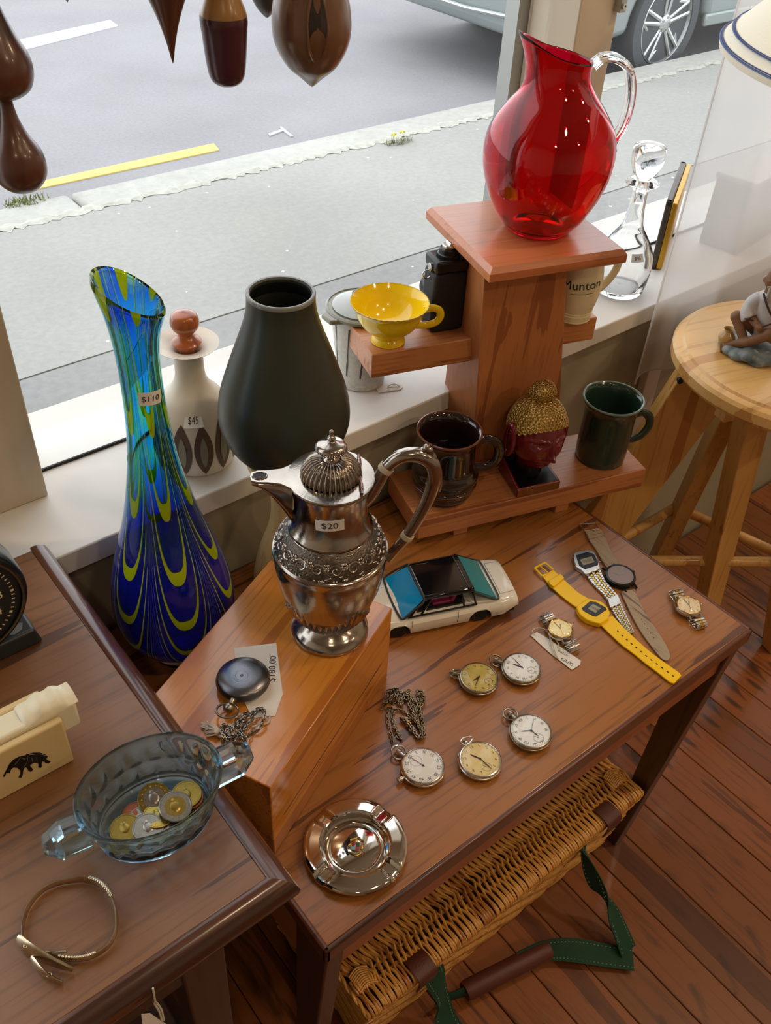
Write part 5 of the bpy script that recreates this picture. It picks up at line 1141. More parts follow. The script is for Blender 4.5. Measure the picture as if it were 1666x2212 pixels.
# silver digital watch
c_ = P(*C5(500, 385), TZ+.007); dw = thing('wristwatch', 'silver digital wristwatch with two-tone metal bracelet between the yellow watch and the leather-strapped one', 'watch', (c_.x, c_.y, TZ+.0002))
poly(dw, [(412, 345), (430, 332), (505, 316), (548, 330), (575, 385), (588, 440), (560, 452), (490, 478), (470, 450), (430, 425), (414, 385)], TZ+.0075, TZ, 'case', STEEL, .001)
poly(dw, [(430, 355), (500, 334), (545, 345), (574, 395), (572, 415), (490, 442), (452, 420)], TZ+.0082, TZ+.007, 'bezel', BLACK, .0003)
poly(dw, [(455, 383), (532, 362), (550, 398), (478, 420)], TZ+.0085, TZ+.008, 'display', LCDM, .0001)
dv = P(*C5(532, 362), TZ)-P(*C5(455, 383), TZ); lc = P(*C5(503, 392), TZ+.0086)-dw.location
m = MB(); m.text('10:58', .0062, frame((lc.x, lc.y, .0084), (dv.x, dv.y, 0), (-dv.y, dv.x, 0))); m.build('display_digits', INK, dw, smooth=0)
m = MB()
for a in ((410, 370), (432, 425), (582, 400)): p = P(*C5(*a), TZ+.004)-dw.location; m.ball((p.x, p.y, .004), .0015, 10, 6)
m.build('pusher', STEEL, dw)
bracelet(dw, [(492, 478), (545, 545), (600, 600), (632, 640)], [(590, 448), (610, 500), (655, 560), (705, 618)], TZ+.0042, .0022, 11, 5, STEEL, GLD2)
poly(dw, [(630, 632), (700, 605), (722, 662), (652, 690)], TZ+.0055, TZ+.001, 'clasp', STEEL, .0006)
bracelet(dw, [(655, 692), (700, 770), (745, 825), (772, 858)], [(722, 662), (745, 720), (780, 790), (808, 852)], TZ+.0030, .0018, 12, 5, STEEL, GLD2)
# black watch with grey-brown leather strap
LE = wood('wood_print_leather', srgb(160, 142, 118), srgb(108, 90, 72), srgb(66, 54, 44), axis=1, freq=170, rough=.55, coat=0)
c_ = P(*C5(716, 482), TZ+.008); lw = thing('wristwatch', 'black-cased wristwatch with greyish brown leather strap and plain brown dial', 'watch', (c_.x, c_.y, TZ+.0002))
strip(lw, [(490, 200), (512, 250), (562, 322), (602, 395), (630, 432)], [(578, 182), (604, 205), (655, 320), (690, 375), (710, 412)], TZ+.0035, .0022, 'upper_strap', LE)
_, Lf, Rf = strip(lw, [(718, 588), (760, 680), (810, 780), (865, 870), (925, 950), (982, 1018), (1012, 1031)], [(808, 572), (850, 670), (900, 760), (960, 850), (1010, 930), (1036, 1000), (1024, 1028)], TZ+.0032, .0022, 'lower_strap', LE)
m = MB()
for i in range(5): t = .42+.26*i/4; p = Lf(t).lerp(Rf(t), .5); m.cbox((p.x, p.y, .0030), (.0013, .0013, .0003))
m.build('strap_holes', BLACKM, lw, smooth=0)
r = .0208
MB().lathe([(0, 0), (r*.9, 0), (r, .002), (r, .0068), (r*.97, .0082), (r*.85, .0086), (r*.83, .0080), (0, .0080)], 64, cap=False).build('case', BLACK, lw, smooth=35)
MB().lathe([(0, .0081), (r*.83, .0081), (r*.83, .00825), (0, .00825)], 56).build('dial', mat('brown_dial', srgb(126, 104, 92), .4), lw)
MB().lathe([(r*.84, .0084), (r*.8, .0091), (0, .0094)], 56, cap=False).build('crystal', CRY, lw)
m = MB(); m.tube([(-.003, .004, .0085), (.006, -.0005, .0085)], .0004, 6); m.tube([(-.001, -.001, .0085), (-.006, .009, .0085)], .0004, 6); m.build('hand', STEEL, lw)
dv = (P(*C5(630, 430), TZ)-c_); dv.z = 0; dv.normalize(); m = MB(); sd = Vector((-dv.y, dv.x, 0))
for s in (-1, 1):
    for e_ in (-1, 1): m.tube([dv*s*(r*.8)+sd*e_*.0095+Z*.004, dv*s*(r+.0045)+sd*e_*.009+Z*.0018], .0016, 8)
m.tube([-dv*0+sd*-(r+.003)+Z*.0045, sd*-(r)+Z*.0045], .0018, 10); m.build('lugs', BLACK, lw)
m = MB()
qs = [P(*C5(*a), TZ+.003)-lw.location for a in ((452, 156), (555, 150), (578, 186), (484, 200))]; m.tube(qs+[qs[0]], .0010, 8); m.tube([(qs[0]+qs[1])/2, (qs[2]+qs[3])/2], .0006, 6); m.build('buckle', STEEL, lw)
for k_ in (0, 1):
    poly(lw, [(500+k_*8, 212+k_*18), (592+k_*8, 192+k_*20), (600+k_*6, 206+k_*20), (508+k_*6, 230+k_*18)], TZ+.0058, TZ+.0004, 'keeper', LE, .0006)
# two round watches on closed metal bracelets
def dress_watch(label, c, e0, e1, r, bw, dial, m1, m2, bez, expand, tilt=0):
    p0, p1 = P(*e0, TZ+.006), P(*e1, TZ+.006); cc = P(*c, TZ+.012); an = math.atan2(p0.y-p1.y, p0.x-p1.x)-pi/2
    t = thing('wristwatch', label, 'watch', (cc.x, cc.y, TZ+.0002), an); H0 = .0045
    MB().lathe([(0, H0), (r*.9, H0), (r, H0+.002), (r, H0+.0055), (r*.93, H0+.0072), (r*.86, H0+.0076), (r*.85, H0+.0068), (0, H0+.0066)], 56, cap=False).build('case', bez, t, smooth=35)
    MB().torus((0, 0, H0+.0072), r*.9, .0008, 48, 6).build('bezel', GLD2, t)
    MB().lathe([(0, H0+.0068), (r*.85, H0+.0068), (r*.85, H0+.0070), (0, H0+.0070)], 48).build('dial', dial, t); MB().lathe([(r*.86, H0+.0072), (r*.8, H0+.0085), (0, H0+.0091)], 48, cap=False).build('crystal', CRY, t, smooth=80)
    m = MB()
    for k_ in range(12): a = 2*pi*k_/12; m.M = Rz(a) @ Matrix.Translation((r*.68, 0, H0+.0071)); m.box(-.0013, -.0003, 0, .0013, .0003, .0002)
    m.build('hour_markers', GLD2, t, smooth=0)
    m = MB(); m.tube([(0, -.001, H0+.0074), (-.001, r*.7, H0+.0074)], .0003, 5); m.tube([(0, 0, H0+.0074), (.004, r*.35, H0+.0074)], .0004, 5); m.tube([(0, 0, H0+.0076), (-.003, -r*.6, H0+.0076)], .0002, 5); m.build('hand', BLACKM if not expand else GLD2, t)
    MB().tube([(r, 0, H0+.003), (r+.0028, 0, H0+.003)], .0017, 12).build('crown', bez, t)
    m = MB()
    for s in (-1, 1):
        for e_ in (-1, 1): m.tube([(e_*bw*.55, s*r*.8, H0+.004), (e_*bw*.52, s*(r+.003), H0+.0015)], .0014, 8)
    m.build('lugs', bez, t)
    for s in (-1, 1):
        path = spline([(0, s*(r+.0015), H0+.0018), (0, s*(r+.007), .0100), (0, s*(r+.0140), .0085), (0, s*(r+.0165), .0045), (0, s*(r+.013), .0016), (0, s*(r+.004), .0010), (0, s*.004, .0010)], 10)
        A = MB(); B = MB(); acc = 0; pit = .0023 if expand else .0034; last = path[0]
        k_ = 0
        for i in range(1, len(path)):
            acc += (path[i]-path[i-1]).length
            if acc >= pit:
                acc = 0; d = (path[min(i+1, len(path)-1)]-path[i-1]).normalized(); n_ = Vector((1, 0, 0)).cross(d).normalized(); k_ += 1
                ncol = 3 if not expand else 2
                for c2 in range(ncol):
                    x0 = -bw/2+bw*c2/ncol+.0002; x1 = x0+bw/ncol-.0004; mb = B if (c2 == 1 and not expand) or (expand and k_ % 2 and c2) else A
                    mb.M = Matrix(((1, d.x, n_.x, path[i].x), (0, d.y, n_.y, path[i].y), (0, d.z, n_.z, path[i].z), (0, 0, 0, 1)))
                    mb.box(x0, -pit*.44, -.0009, x1, pit*.44, .0009, .0003)
        for mb, mt in ((A, m1), (B, m2)):
            if mb.v: mb.M = Matrix.Identity(4); mb.build('bracelet_link', mt, t, smooth=30, kind='stuff')
    return t
GDL = mat('champagne_dial', srgb(226, 206, 150), .28, metal=.35); SDL = mat('ivory_dial', srgb(226, 206, 170), .35)
dress_watch('gold-dialled round wristwatch on an expanding bracelet with a price tag tied to it', (1211, 1357), (1178, 1322), (1252, 1405), .0165, .0145, GDL, STEEL, STEEL, STEEL, True)
dress_watch('round wristwatch with ivory dial and two-tone steel bracelet, nearest the right end of the table', (1489, 1307), (1452, 1268), (1518, 1352), .0172, .0150, SDL, STEEL, GLD2, STEEL, False)
t = thing('price_tag', 'small paper tag reading 60.00 tied to the gold-dialled wristwatch', 'tag', P(1200, 1405, TZ+.0008))
q4 = [P(*C5(*p), TZ+.001)-t.location for p in ((137, 870), (178, 850), (240, 885), (462, 1035), (455, 1060), (403, 1093), (250, 975))]; MB().prism([(p.x, p.y) for p in q4], .0002, .0007).build('card', PAPER, t, smooth=0)
dv = P(*C5(450, 1070), TZ)-P(*C5(330, 1000), TZ); cc = P(*C5(372, 1042), TZ+.001)-t.location
m = MB(); m.text('60.00', .0075, frame((cc.x, cc.y, .0008), (dv.x, dv.y, 0), (-dv.y, dv.x, 0))); cc = P(*C5(345, 985), TZ+.001)-t.location; m.text('watch', .0060, frame((cc.x, cc.y, .0008), (dv.x, dv.y, 0), (-dv.y, dv.x, 0))); m.build('handwriting', INK, t, smooth=0)
m = MB(); sp_ = [P(*C5(*p), TZ+.004)-t.location for p in ((165, 868), (150, 840), (185, 822), (240, 838), (270, 900), (300, 985), (318, 1022), (280, 960), (262, 880), (285, 880), (320, 930), (325, 960))]; m.tube(spline(sp_, 5), .0006, 6); m.build('string', STRING, t)

# ---------------------------------------------------------------- tag tied to the table's end
t = thing('price_tag', 'long buff paper tag hanging by string from the right front corner of the side table', 'tag', (.906, .325, .50), 0)
yy_ = Vector((0, 1, 0)); o_ = Vector((.903, .31, .5)); 
def Q(px, py, x=.905): p = PP(px, py, Vector((x, 0, 0)), Vector((1, 0, 0))); return p-t.location
q4 = [Q(*p) for p in ((1557, 1450), (1563, 1455), (1538, 1500), (1507, 1532), (1512, 1520), (1532, 1480))]; n = len(q4)
m = MB(); m.add([p for p in q4]+[p+Vector((.0007, 0, 0)) for p in q4], [tuple(range(n)), tuple(reversed(range(n, 2*n)))]+[(i, (i+1) % n, n+(i+1) % n, n+i) for i in range(n)]); m.fix = True; m.build('card', mat('buff_card', srgb(196, 176, 140), .7), t, smooth=0)
m = MB(); m.tube(spline([Q(1560, 1452), Q(1556, 1436), Q(1566, 1420), Q(1577, 1402), Q(1580, 1392), Q(1574, 1397), Q(1583, 1378), Q(1585, 1362, .897)+Vector((0, 0, 0)), Q(1582, 1366), Q(1580, 1390), Q(1572, 1415), Q(1566, 1440), Q(1560, 1452)], 5), .0009, 6)
for k_ in range(5): a = Q(1583, 1366, .9); m.tube([a, a+Vector((0, random.uniform(-.006, .006), .004+random.random()*.004))], .0007, 5)
m.build('string', STRING, t)
t = thing('price_tag', 'white tag on a looped string hanging below the desk edge at the bottom', 'tag', (.165, .302, .69), 0)
t.location = (.09, .2985, .66)
def Qy(px, py, y): p = PP(px, py, Vector((0, y, 0)), Vector((0, 1, 0))); return p-t.location
yq = .30
q4 = [Qy(*p, yq) for p in ((306, 2192), (325, 2190), (362, 2215), (345, 2250), (310, 2235))]; n = len(q4)
m = MB(); m.add(q4+[p+Vector((0, .0007, 0)) for p in q4], [tuple(range(n)), tuple(reversed(range(n, 2*n)))]+[(i, (i+1) % n, n+(i+1) % n, n+i) for i in range(n)]); m.fix = True; m.build('card', PAPER, t, smooth=0)
m = MB(); m.tube(spline([Qy(350, 2205, yq), Qy(344, 2185, yq), Qy(334, 2168, yq), Qy(338, 2166, yq), Qy(349, 2182, yq), Qy(354, 2204, yq)], 5), .0008, 6); m.tube(spline([Qy(336, 2168, yq), Qy(332, 2140, yq)+Z*.004], 4), .0008, 6); m.build('string', STRING, t)

# ---------------------------------------------------------------- on the desk
# bone-coloured box with elephant
IVO = mat('bone_resin', srgb(214, 190, 140), .5, vary=.4, vscale=30, c2=srgb(200, 174, 122)); CRM = mat('cream_insert', srgb(222, 214, 186), .35)
ib = thing('elephant_box', 'bone-coloured open box with a black elephant on its front, holding a cream insert', 'box', (.04, .528, DZ+.0002))
m = MB(); m.box(-.105, -.019, 0, .062, -.0115, .057); m.build('front_wall', IVO, ib, bevel=.002, bseg=3)
MB().box(-.105, .0135, 0, .058, .021, .060).build('back_wall', IVO, ib, bevel=.002, bseg=3); MB().box(-.103, -.012, 0, .060, .014, .012).build('base', IVO, ib); MB().box(-.055, -.0112, .013, -.045, .013, .05).build('gap_shade', BLACKM, ib)  # black piece put in for the shade in the gap left of the insert
m = MB(); m.box(-.040, -.0108, .030, .078, .0128, .0615); m.build('insert', CRM, ib, bevel=.003, bseg=3)
m = MB(); V = []
for i in range(13):
    x = .034+.046*i/12; h = .0625+.006*sin(pi*i/12)+.0015*sin(i*1.7); V.append([(x, -.011, .060), (x, -.010, h-.003), (x, -.003, h), (x, .006, h+.0005), (x, .0128, h-.002), (x, .0128, .060)])
n_ = 6; m.add([p for s in V for p in s], [(i*n_+j, i*n_+(j+1) % n_, (i+1)*n_+(j+1) % n_, (i+1)*n_+j) for i in range(12) for j in range(n_)]+[tuple(range(6)), tuple(reversed(range(72, 78)))]); m.fix = True; m.build('insert_end', CRM, ib, smooth=60)
el = [(25, 1985), (45, 1948), (70, 1900), (100, 1868), (140, 1846), (180, 1838), (205, 1826), (250, 1816), (295, 1815), (335, 1828), (355, 1843), (345, 1862), (358, 1874), (378, 1880), (362, 1896), (342, 1893), (328, 1882), (316, 1880), (310, 1895), (312, 1915), (305, 1928), (285, 1925), (288, 1908), (280, 1890), (250, 1892), (222, 1908), (232, 1925), (246, 1940), (232, 1958), (212, 1950), (200, 1928), (186, 1922), (172, 1950), (168, 1985), (158, 2002), (138, 2000), (152, 1972), (150, 1946), (130, 1928), (100, 1925), (82, 1938), (72, 1966), (55, 1968), (48, 1962), (38, 1988), (24, 2000)]
q4 = [PP(x/3.455, 1100+y/3.455, Vector((0, .509, 0)), Vector((0, 1, 0)))-ib.location for x, y in el]; n = len(q4)
m = MB(); m.add([(p.x, -.0194, p.z) for p in q4]+[(p.x, -.0188, p.z) for p in q4], [tuple(range(n)), tuple(reversed(range(n, 2*n)))]+[(i, (i+1) % n, n+(i+1) % n, n+i) for i in range(n)]); m.fix = True; m.build('elephant_figure', BLK, ib, smooth=0)
m = MB()
def E3(x, y): p = PP(x/3.455, 1100+y/3.455, Vector((0, .509, 0)), Vector((0, 1, 0)))-ib.location; return (p.x, -.0195, p.z)
for l_ in ([(150, 1850), (185, 1862), (205, 1850), (200, 1835)], [(150, 1850), (130, 1880), (110, 1900)], [(205, 1850), (200, 1885), (180, 1920)], [(270, 1850), (275, 1885)], [(235, 1850), (240, 1880)], [(215, 1830), (290, 1822), (340, 1835)]): m.tube([E3(*p) for p in l_], .00022, 5)
m.build('incised_lines', mat('incised_line', srgb(120, 116, 110), .5), ib)
# black alarm clock
ck = thing('alarm_clock', 'old round black alarm clock on a chipped black foot at the left edge', 'clock', (.075, .672, DZ+.0002))
FT = mat('chipped_black_paint', srgb(34, 36, 40), .4, vary=1.4, vscale=60, c2=srgb(30, 32, 36)); FTG = mat('bare_patch', srgb(96, 100, 104), .5)
m = MB(); m.hexa([(-.075, -.020, 0), (.060, -.020, 0), (.060, .022, 0), (-.075, .022, 0)], [(-.075, -.016, .017), (.056, -.016, .017), (.056, .018, .017), (-.075, .018, .017)]); m.build('foot', FT, ck, bevel=.0025, bseg=3)
m = MB(); m.prism([(.030, -.008), (.038, -.012), (.046, -.010), (.050, -.002), (.042, .002), (.033, .000)], .0170, .0174); m.prism([(.052, .010), (.0555, .009), (.0555, .016), (.051, .015)], .0170, .0175); m.build('paint_chips', FTG, ck)
m = MB(); m.M = Matrix.Translation((-.002, 0, .0805)) @ Matrix.Rotation(rad(90), 4, 'X'); Rk = .0635
m.lathe([(0, -.026), (Rk*.8, -.026), (Rk*.95, -.02), (Rk, -.010), (Rk, .010), (Rk*.985, .018), (Rk*.94, .023), (Rk*.90, .0235), (Rk*.88, .020), (0, .020)], 72, cap=False).build('case', BLACK, ck, smooth=50)
m = MB(); m.M = Matrix.Translation((-.002, 0, .0805)) @ Matrix.Rotation(rad(90), 4, 'X'); m.torus((0, 0, .0235), Rk*.89, .0012, 72, 8); m.build('bezel', mat('worn_bezel', srgb(96, 84, 70), .3, metal=.8), ck)
dl = MB(); dl.M = m.M.copy(); dl.lathe([(0, .0202), (Rk*.87, .0202), (Rk*.87, .0206), (0, .0206)], 64).build('dial', BLACKM, ck)
tk = MB()
for k_ in range(60): a = 2*pi*k_/60; tk.M = m.M @ Rz(a) @ Matrix.Translation((Rk*.76, 0, .0208)); tk.box(-.0014, -.0005 if k_ % 5 else -.0011, 0, .0014, .0005 if k_ % 5 else .0011, .0003)
LUM = mat('cream_luminous', srgb(206, 196, 160), .6); tk.M = Matrix.Identity(4); tk.build('minute_marks', LUM, ck, smooth=0)
tk = MB()
for k_ in range(12): a = pi/2-2*pi*k_/12; tk.text(str(12 if k_ == 0 else k_), .013, m.M @ Matrix.Translation((Rk*.58*cos(a), Rk*.58*sin(a), .0208)))
tk.build('numerals', LUM, ck, smooth=0)
tk = MB(); tk.M = m.M.copy(); tk.tube([(-.004, .002, .022), (.030, -.020, .022)], [.002, .0008], 8); tk.tube([(0, -.005, .0225), (.006, .036, .0225)], [.002, .0006], 8); tk.ball((0, 0, .0225), .003, 10, 6); tk.build('hand', mat('brass_hand', srgb(170, 140, 80), .35, metal=.8), ck)
# bangle
BG = mat('bangle_silver', srgb(226, 214, 188), .28, metal=1, vary=.7, vscale=160, c2=srgb(164, 148, 118))
def B4(x, y, z=.755): return P(x/5.553, 1860+y/5.553, z)
ring_ = [(1400, 740), (1385, 560), (1310, 410), (1180, 290), (1010, 225), (850, 232), (660, 270), (500, 350), (380, 480), (300, 640), (270, 850), (290, 960), (380, 1040), (560, 1120), (800, 1170), (1000, 1165), (1170, 1105), (1310, 1000), (1385, 860)]
rp = [B4(*p) for p in ring_]; cc = sum(rp, Vector())/len(rp); bn = thing('bangle', 'silver hinged bangle with entwined leaf clasp lying at the front of the desk', 'bracelet', (cc.x, cc.y, DZ+.0004))
ctr = [p-bn.location for p in rp]
rs = [(.0042, .0009)]*len(ctr)
sp_ = spline(ctr, 6, closed=True); hts = []
for i in range(len(sp_)): u = i/len(sp_)*19; hts.append((.0040+.0028*math.exp(-((u-2.6)/1.4)**2), .0011+.0004*math.exp(-((u-15)/1.2)**2)))
sp_ = [Vector((p.x, p.y, hts[i][0]+.0002)) for i, p in enumerate(sp_)]
MB().tube(sp_, hts, 10, closed=True, up=(0, 0, 1)).build('band', BG, bn, smooth=60)
m = MB()
for u in range(10, 22): p = sp_[u]; m.ball((p.x, p.y, hts[u][0]*2), (.0014, .0014, .0007), 8, 5)
for u in range(82, 96): p = sp_[u % len(sp_)]; m.ball((p.x, p.y, .0078), (.0011, .0011, .0007), 8, 5)
m.build('engraved_beading', BG, bn, kind='stuff')
m = MB(); L3 = lambda x, y, z: B4(x, y, DZ+z)-bn.location
m.tube(spline([L3(215, 930, .009), L3(300, 1010, .011), (L3(420, 1090, .0115)), L3(600, 1190, .010), L3(760, 1260, .008), L3(880, 1300, .006)], 6), [(.0036+.0030*sin(pi*i/30), .0013) for i in range(31)], 12, up=(.5, -.5, .7)); m.build('leaf_scroll', BG, bn, smooth=60)
m = MB(); m.tube(spline([L3(380, 1160, .006), L3(460, 1280, .007), L3(560, 1370, .007), L3(660, 1420, .006), L3(750, 1455, .005)], 6), [(.0024+.0036*sin(pi*i/24*.9), .0013) for i in range(25)], 12, up=(.3, -.6, .7)); m.build('leaf_scroll', BG, bn, smooth=60)
m = MB(); m.tube(spline([L3(560, 1080, .006), L3(680, 1090, .007), L3(800, 1085, .007)], 6), [(.0022, .0011)]*13, 10, up=(0, -.3, 1)); m.build('leaf_scroll', BG, bn, smooth=60)
m = MB(); m.torus(L3(312, 1012, .0128), .0016, .0004, 20, 6); m.torus(L3(590, 1365, .0095), .0016, .0004, 20, 6); m.ball(L3(312, 1012, .0125), .0011, 10, 6); m.build('rosette', BG, bn)

# glass bowl with coins
BLU, nt, b = NT('pale_blue_glass'); N, L = nt.nodes, nt.links
b.inputs['Base Color'].default_value = (.56, .84, 1, 1); b.inputs['Roughness'].default_value = .02; b.inputs['Transmission Weight'].default_value = 1; b.inputs['IOR'].default_value = 1.42
tr = N.new('ShaderNodeBsdfTransparent'); tr.inputs[0].default_value = (.70, .88, 1, 1); mx = N.new('ShaderNodeMixShader'); lw = N.new('ShaderNodeLayerWeight'); lw.inputs[0].default_value = .35; mr = N.new('ShaderNodeMapRange'); mr.inputs[3].default_value = .78; mr.inputs[4].default_value = 1
L.new(lw.outputs['Facing'], mr.inputs[0]); L.new(mr.outputs[0], mx.inputs[0]); L.new(tr.outputs[0], mx.inputs[1]); L.new(b.outputs[0], mx.inputs[2]); L.new(mx.outputs[0], N['Material Output'].inputs[0])

gb = thing('glass_bowl', 'pale blue pressed-glass oval bowl with two handles on the desk corner, holding coins', 'bowl', (.1315, .4165, DZ+.0003), rad(-7))
A0, B0 = .0595, .0455
def bowlfn(r, z, a, i):
    outer = i < NOUT
    k_ = max(0, z/.052); ax = (.80+.20*k_**1.1)*A0; by = (.80+.20*k_**1.1)*B0
    rr = r
    x = ax*rr*cos(a); y = by*rr*sin(a)
    d = math.hypot(x, y); 
    if outer and .006 < z < .046:
        row = 0 if z < .024 else 1; ph = a*9+(pi/2)*0+(pi*.5 if row else 0); zc = .0145 if row == 0 else .0350; hh = .0095 if row == 0 else .0110
        w = max(0, 1-((z-zc)/hh)**2)*max(0, 1-(2*abs((ph/pi) % 1-.5)*1.0)**2*1.15); d -= .0034*w
    return (d, z)
po = [(.55, .0008), (.90, .0006), (.985, .0022), (.97, .0050)]+[(1.0, .006+.002*j) for j in range(21)]+[(1.005, .048), (1.0, .0510), (.985, .0528), (.965, .0530), (.945, .0515)]
NOUT = len(po)-2
pi_ = [(.93, .046), (.925, .030), (.915, .014), (.89, .0085), (.80, .0060), (.5, .0056)]
# lathe with direction-dependent radius: keep angle true for an oval
class OV(MB):
    def lathe(s, prof, seg=144):
        V = []
        for i, (r, z) in enumerate(prof):
            for k in range(seg):
                a = 2*pi*k/seg; k_ = max(0, z/.052); f_ = .80+.20*k_**1.1; d_ = 0
                if i < NOUT and .006 < z < .046:
                    row = 0 if z < .0245 else 1; zc = .0150 if row == 0 else .0350; hh = .0092 if row == 0 else .0108; ph = (a*10/pi+.5*row) % 1
                    d_ = .0028*max(0, 1-((z-zc)/hh)**2)*max(0, 1-(2*abs(ph-.5))**2.2)
                x, y = A0*f_*r*cos(a), B0*f_*r*sin(a); n_ = Vector((cos(a)/A0, sin(a)/B0)).normalized(); V.append((x-n_.x*d_, y-n_.y*d_, z))
        n = seg; s.add(V, [(i*n+k, i*n+(k+1) % n, (i+1)*n+(k+1) % n, (i+1)*n+k) for i in range(len(prof)-1) for k in range(seg)]+[tuple(range(n-1, -1, -1)), tuple((len(prof)-1)*n+k for k in range(n))]); return s
OV().lathe(po+pi_).build('bowl', BLU, gb, smooth=40)
for s in (-1, 1):
    m = MB(); x0 = A0*.93
    pts = [(x0, .046), (x0+.016, .0475), (x0+.026, .040), (x0+.0275, .030), (x0+.020, .0175), (x0-.003, .0165)]
    hv = [Vector((s*a, 0, b)) for a, b in pts]; V = []; hw_ = [.0078, .0075, .0068, .0066, .0072, .0074]; th = [.0042, .0042, .0048, .0048, .0042, .0042]
    for i, p in enumerate(hv):
        t_ = (hv[min(i+1, 5)]-hv[max(i-1, 0)]).normalized(); n_ = t_.cross(Vector((0, 1, 0)))
        for (u, w) in ((-1, .45), (-.55, 1), (.55, 1), (1, .45), (1, -.45), (.55, -1), (-.55, -1), (-1, -.45)): V.append(p+Vector((0, 1, 0))*u*hw_[i]+n_*w*th[i])
    m.add(V, [(i*8+j, i*8+(j+1) % 8, (i+1)*8+(j+1) % 8, (i+1)*8+j) for i in range(5) for j in range(8)]+[tuple(range(8)), tuple(range(40, 48))]); m.fix = True; m.build('handle', BLU, gb, smooth=20)
GC = mat('gold_coin', srgb(176, 150, 76), .32, metal=1, vary=.7, vscale=500, c2=srgb(136, 112, 54)); SCn = mat('silver_coin', srgb(176, 172, 162), .3, metal=1, vary=.7, vscale=500, c2=srgb(136, 132, 124)); CC = mat('copper_coin', srgb(160, 88, 60), .4, metal=1)
def coin(x, y, z, r, m1, m2, label, tx=0, ty=0, mark='1'):
    p = P(x, y, DZ+z); t = thing('coin', label, 'coin', (p.x, p.y, DZ+z), random.uniform(0, 6), 'coins in the blue glass bowl'); t.rotation_euler = (rad(tx), rad(ty), 0)
    MB().lathe([(0, -.001), (r*.97, -.001), (r, -.0007), (r, .0007), (r*.97, .0010), (r*.91, .0010), (r*.89, .0007), (0, .0007)], 48, cap=False).build('rim', m1, t, smooth=30)
    cdisc = MB().lathe([(0, .0004), (r*.64 if m2 != m1 else r*.86, .0004), (r*.64 if m2 != m1 else r*.86, .00085), (0, .00085)], 40).build('face', m2, t)
    m = MB(); m.ball((0, 0, .0009), (r*.3, r*.38, .0005), 14, 6); m.ball((r*.05, r*.35, .0009), (r*.16, r*.18, .0004), 10, 5)
    for k_ in range(14): a = 2*pi*k_/14; m.ball((r*.76*cos(a), r*.76*sin(a), .0008), (.0006, .0006, .0002), 6, 4)
    m.build('relief', m2, cdisc)
coin(293, 1757, .0072, .0105, CC, CC, 'small copper coin half buried at the left of the bowl')
coin(306, 1768, .0076, .0110, SCn, SCn, 'silver coin peeping out beneath the others in the middle')
coin(322, 1812, .0078, .0118, SCn, SCn, 'silver coin against the front wall of the bowl')
coin(406, 1728, .0078, .0125, CC, CC, 'copper coin at the bottom of the stack on the right')
coin(408, 1722, .0102, .0122, CC, CC, 'copper coin second in the stack on the right')
coin(403, 1716, .0128, .0125, GC, GC, 'gold coin topmost in the back of the right stack', 4)
coin(369, 1784, .0092, .0118, SCn, SCn, 'plain silver coin right of the middle at the front', 3, 3)
coin(270, 1790, .0085, .0124, GC, GC, 'gold coin lying leftmost in the bowl', 3, -5)
coin(341, 1762, .0110, .0125, GC, GC, 'gold coin in the centre under the two-colour one', -4, 4)
coin(320, 1788, .0118, .0124, SCn, SCn, 'silver coin with leaf relief in front of the centre', 6, 2)
coin(333, 1724, .0125, .0132, GC, SCn, 'two-colour coin with gold rim leaning at the back of the bowl', 16, -8)
coin(379, 1742, .0160, .0134, SCn, GC, 'two-colour coin with silver rim and gold centre, on top', 10, 6)
# ---------------------------------------------------------------- wicker picnic basket
WK = wood('wicker', srgb(204, 148, 72), srgb(166, 108, 48), srgb(116, 70, 32), axis=1, freq=40, rough=.4, coat=.3); WKD = mat('wicker_inside_shade', srgb(52, 28, 14), .8); LTH = mat('brown_leather', srgb(84, 42, 32), .5, bump=.2, bscale=300)
bk = thing('picnic_basket', 'wicker picnic basket with green-striped webbing straps under the side table', 'basket', (.59, .47, 0))
bx0, bx1, by0, by1, bz = .318-.59, .860-.59, .340-.47, .60-.47, .19
m = MB().hexa([(bx0+.02, by0+.035, .002), (bx1-.012, by0+.035, .002), (bx1-.012, by1-.02, .002), (bx0+.02, by1-.02, .002)], [(bx0+.008, by0+.010, bz-.012), (bx1-.008, by0+.010, bz-.012), (bx1-.008, by1-.01, bz-.012), (bx0+.008, by1-.01, bz-.012)]); m.build('basket_inner_shade', WKD, bk, smooth=0)  # solid dark core added for the shade inside the basket
m = MB(); n = 118; random.seed(5)
for i in range(n):
    x = bx0+.004+(bx1-bx0-.008)*i/(n-1)+random.uniform(-.0006, .0006); ph = 1 if i % 2 else -1; sl_ = .010+random.uniform(-.003, .003)
    pts = [(x-.004, by1, bz), (x-.004, by0+.12, bz+ph*.001), (x-.002, by0+.075, bz+ph*.002), (x+sl_*.55, by0+.055, bz-ph*.0020), (x+sl_*.2+ph*.003, by0+.040, bz+.002+ph*.0015), (x+sl_*.2-ph*.001, by0+.025, bz+.003), (x+sl_*.25, by0+.008, bz+.003), (x+sl_*.25, by0, bz-.002), (x+sl_*.25, by0+.001, bz-.012)]
    m.tube(spline(pts, 3), .00215, 6)
m.build('lid_canes', WK, bk, kind='stuff', smooth=60)
m = MB()
for yy_, zz in ((by0+.082, bz-.003), (by0+.068, bz-.0045), (by0+.048, bz-.004), (by0+.033, bz-.002), (by0+.13, bz-.003)):
    for s in (-1, 1): m.tube([(bx0+(bx1-bx0)*i/80, yy_+s*.0012*sin(i*1.3), zz+s*.0018*cos(i*1.3)) for i in range(81)], .0017, 6)
m.build('lid_stakes', WK, bk, kind='stuff', smooth=60)
m = MB()
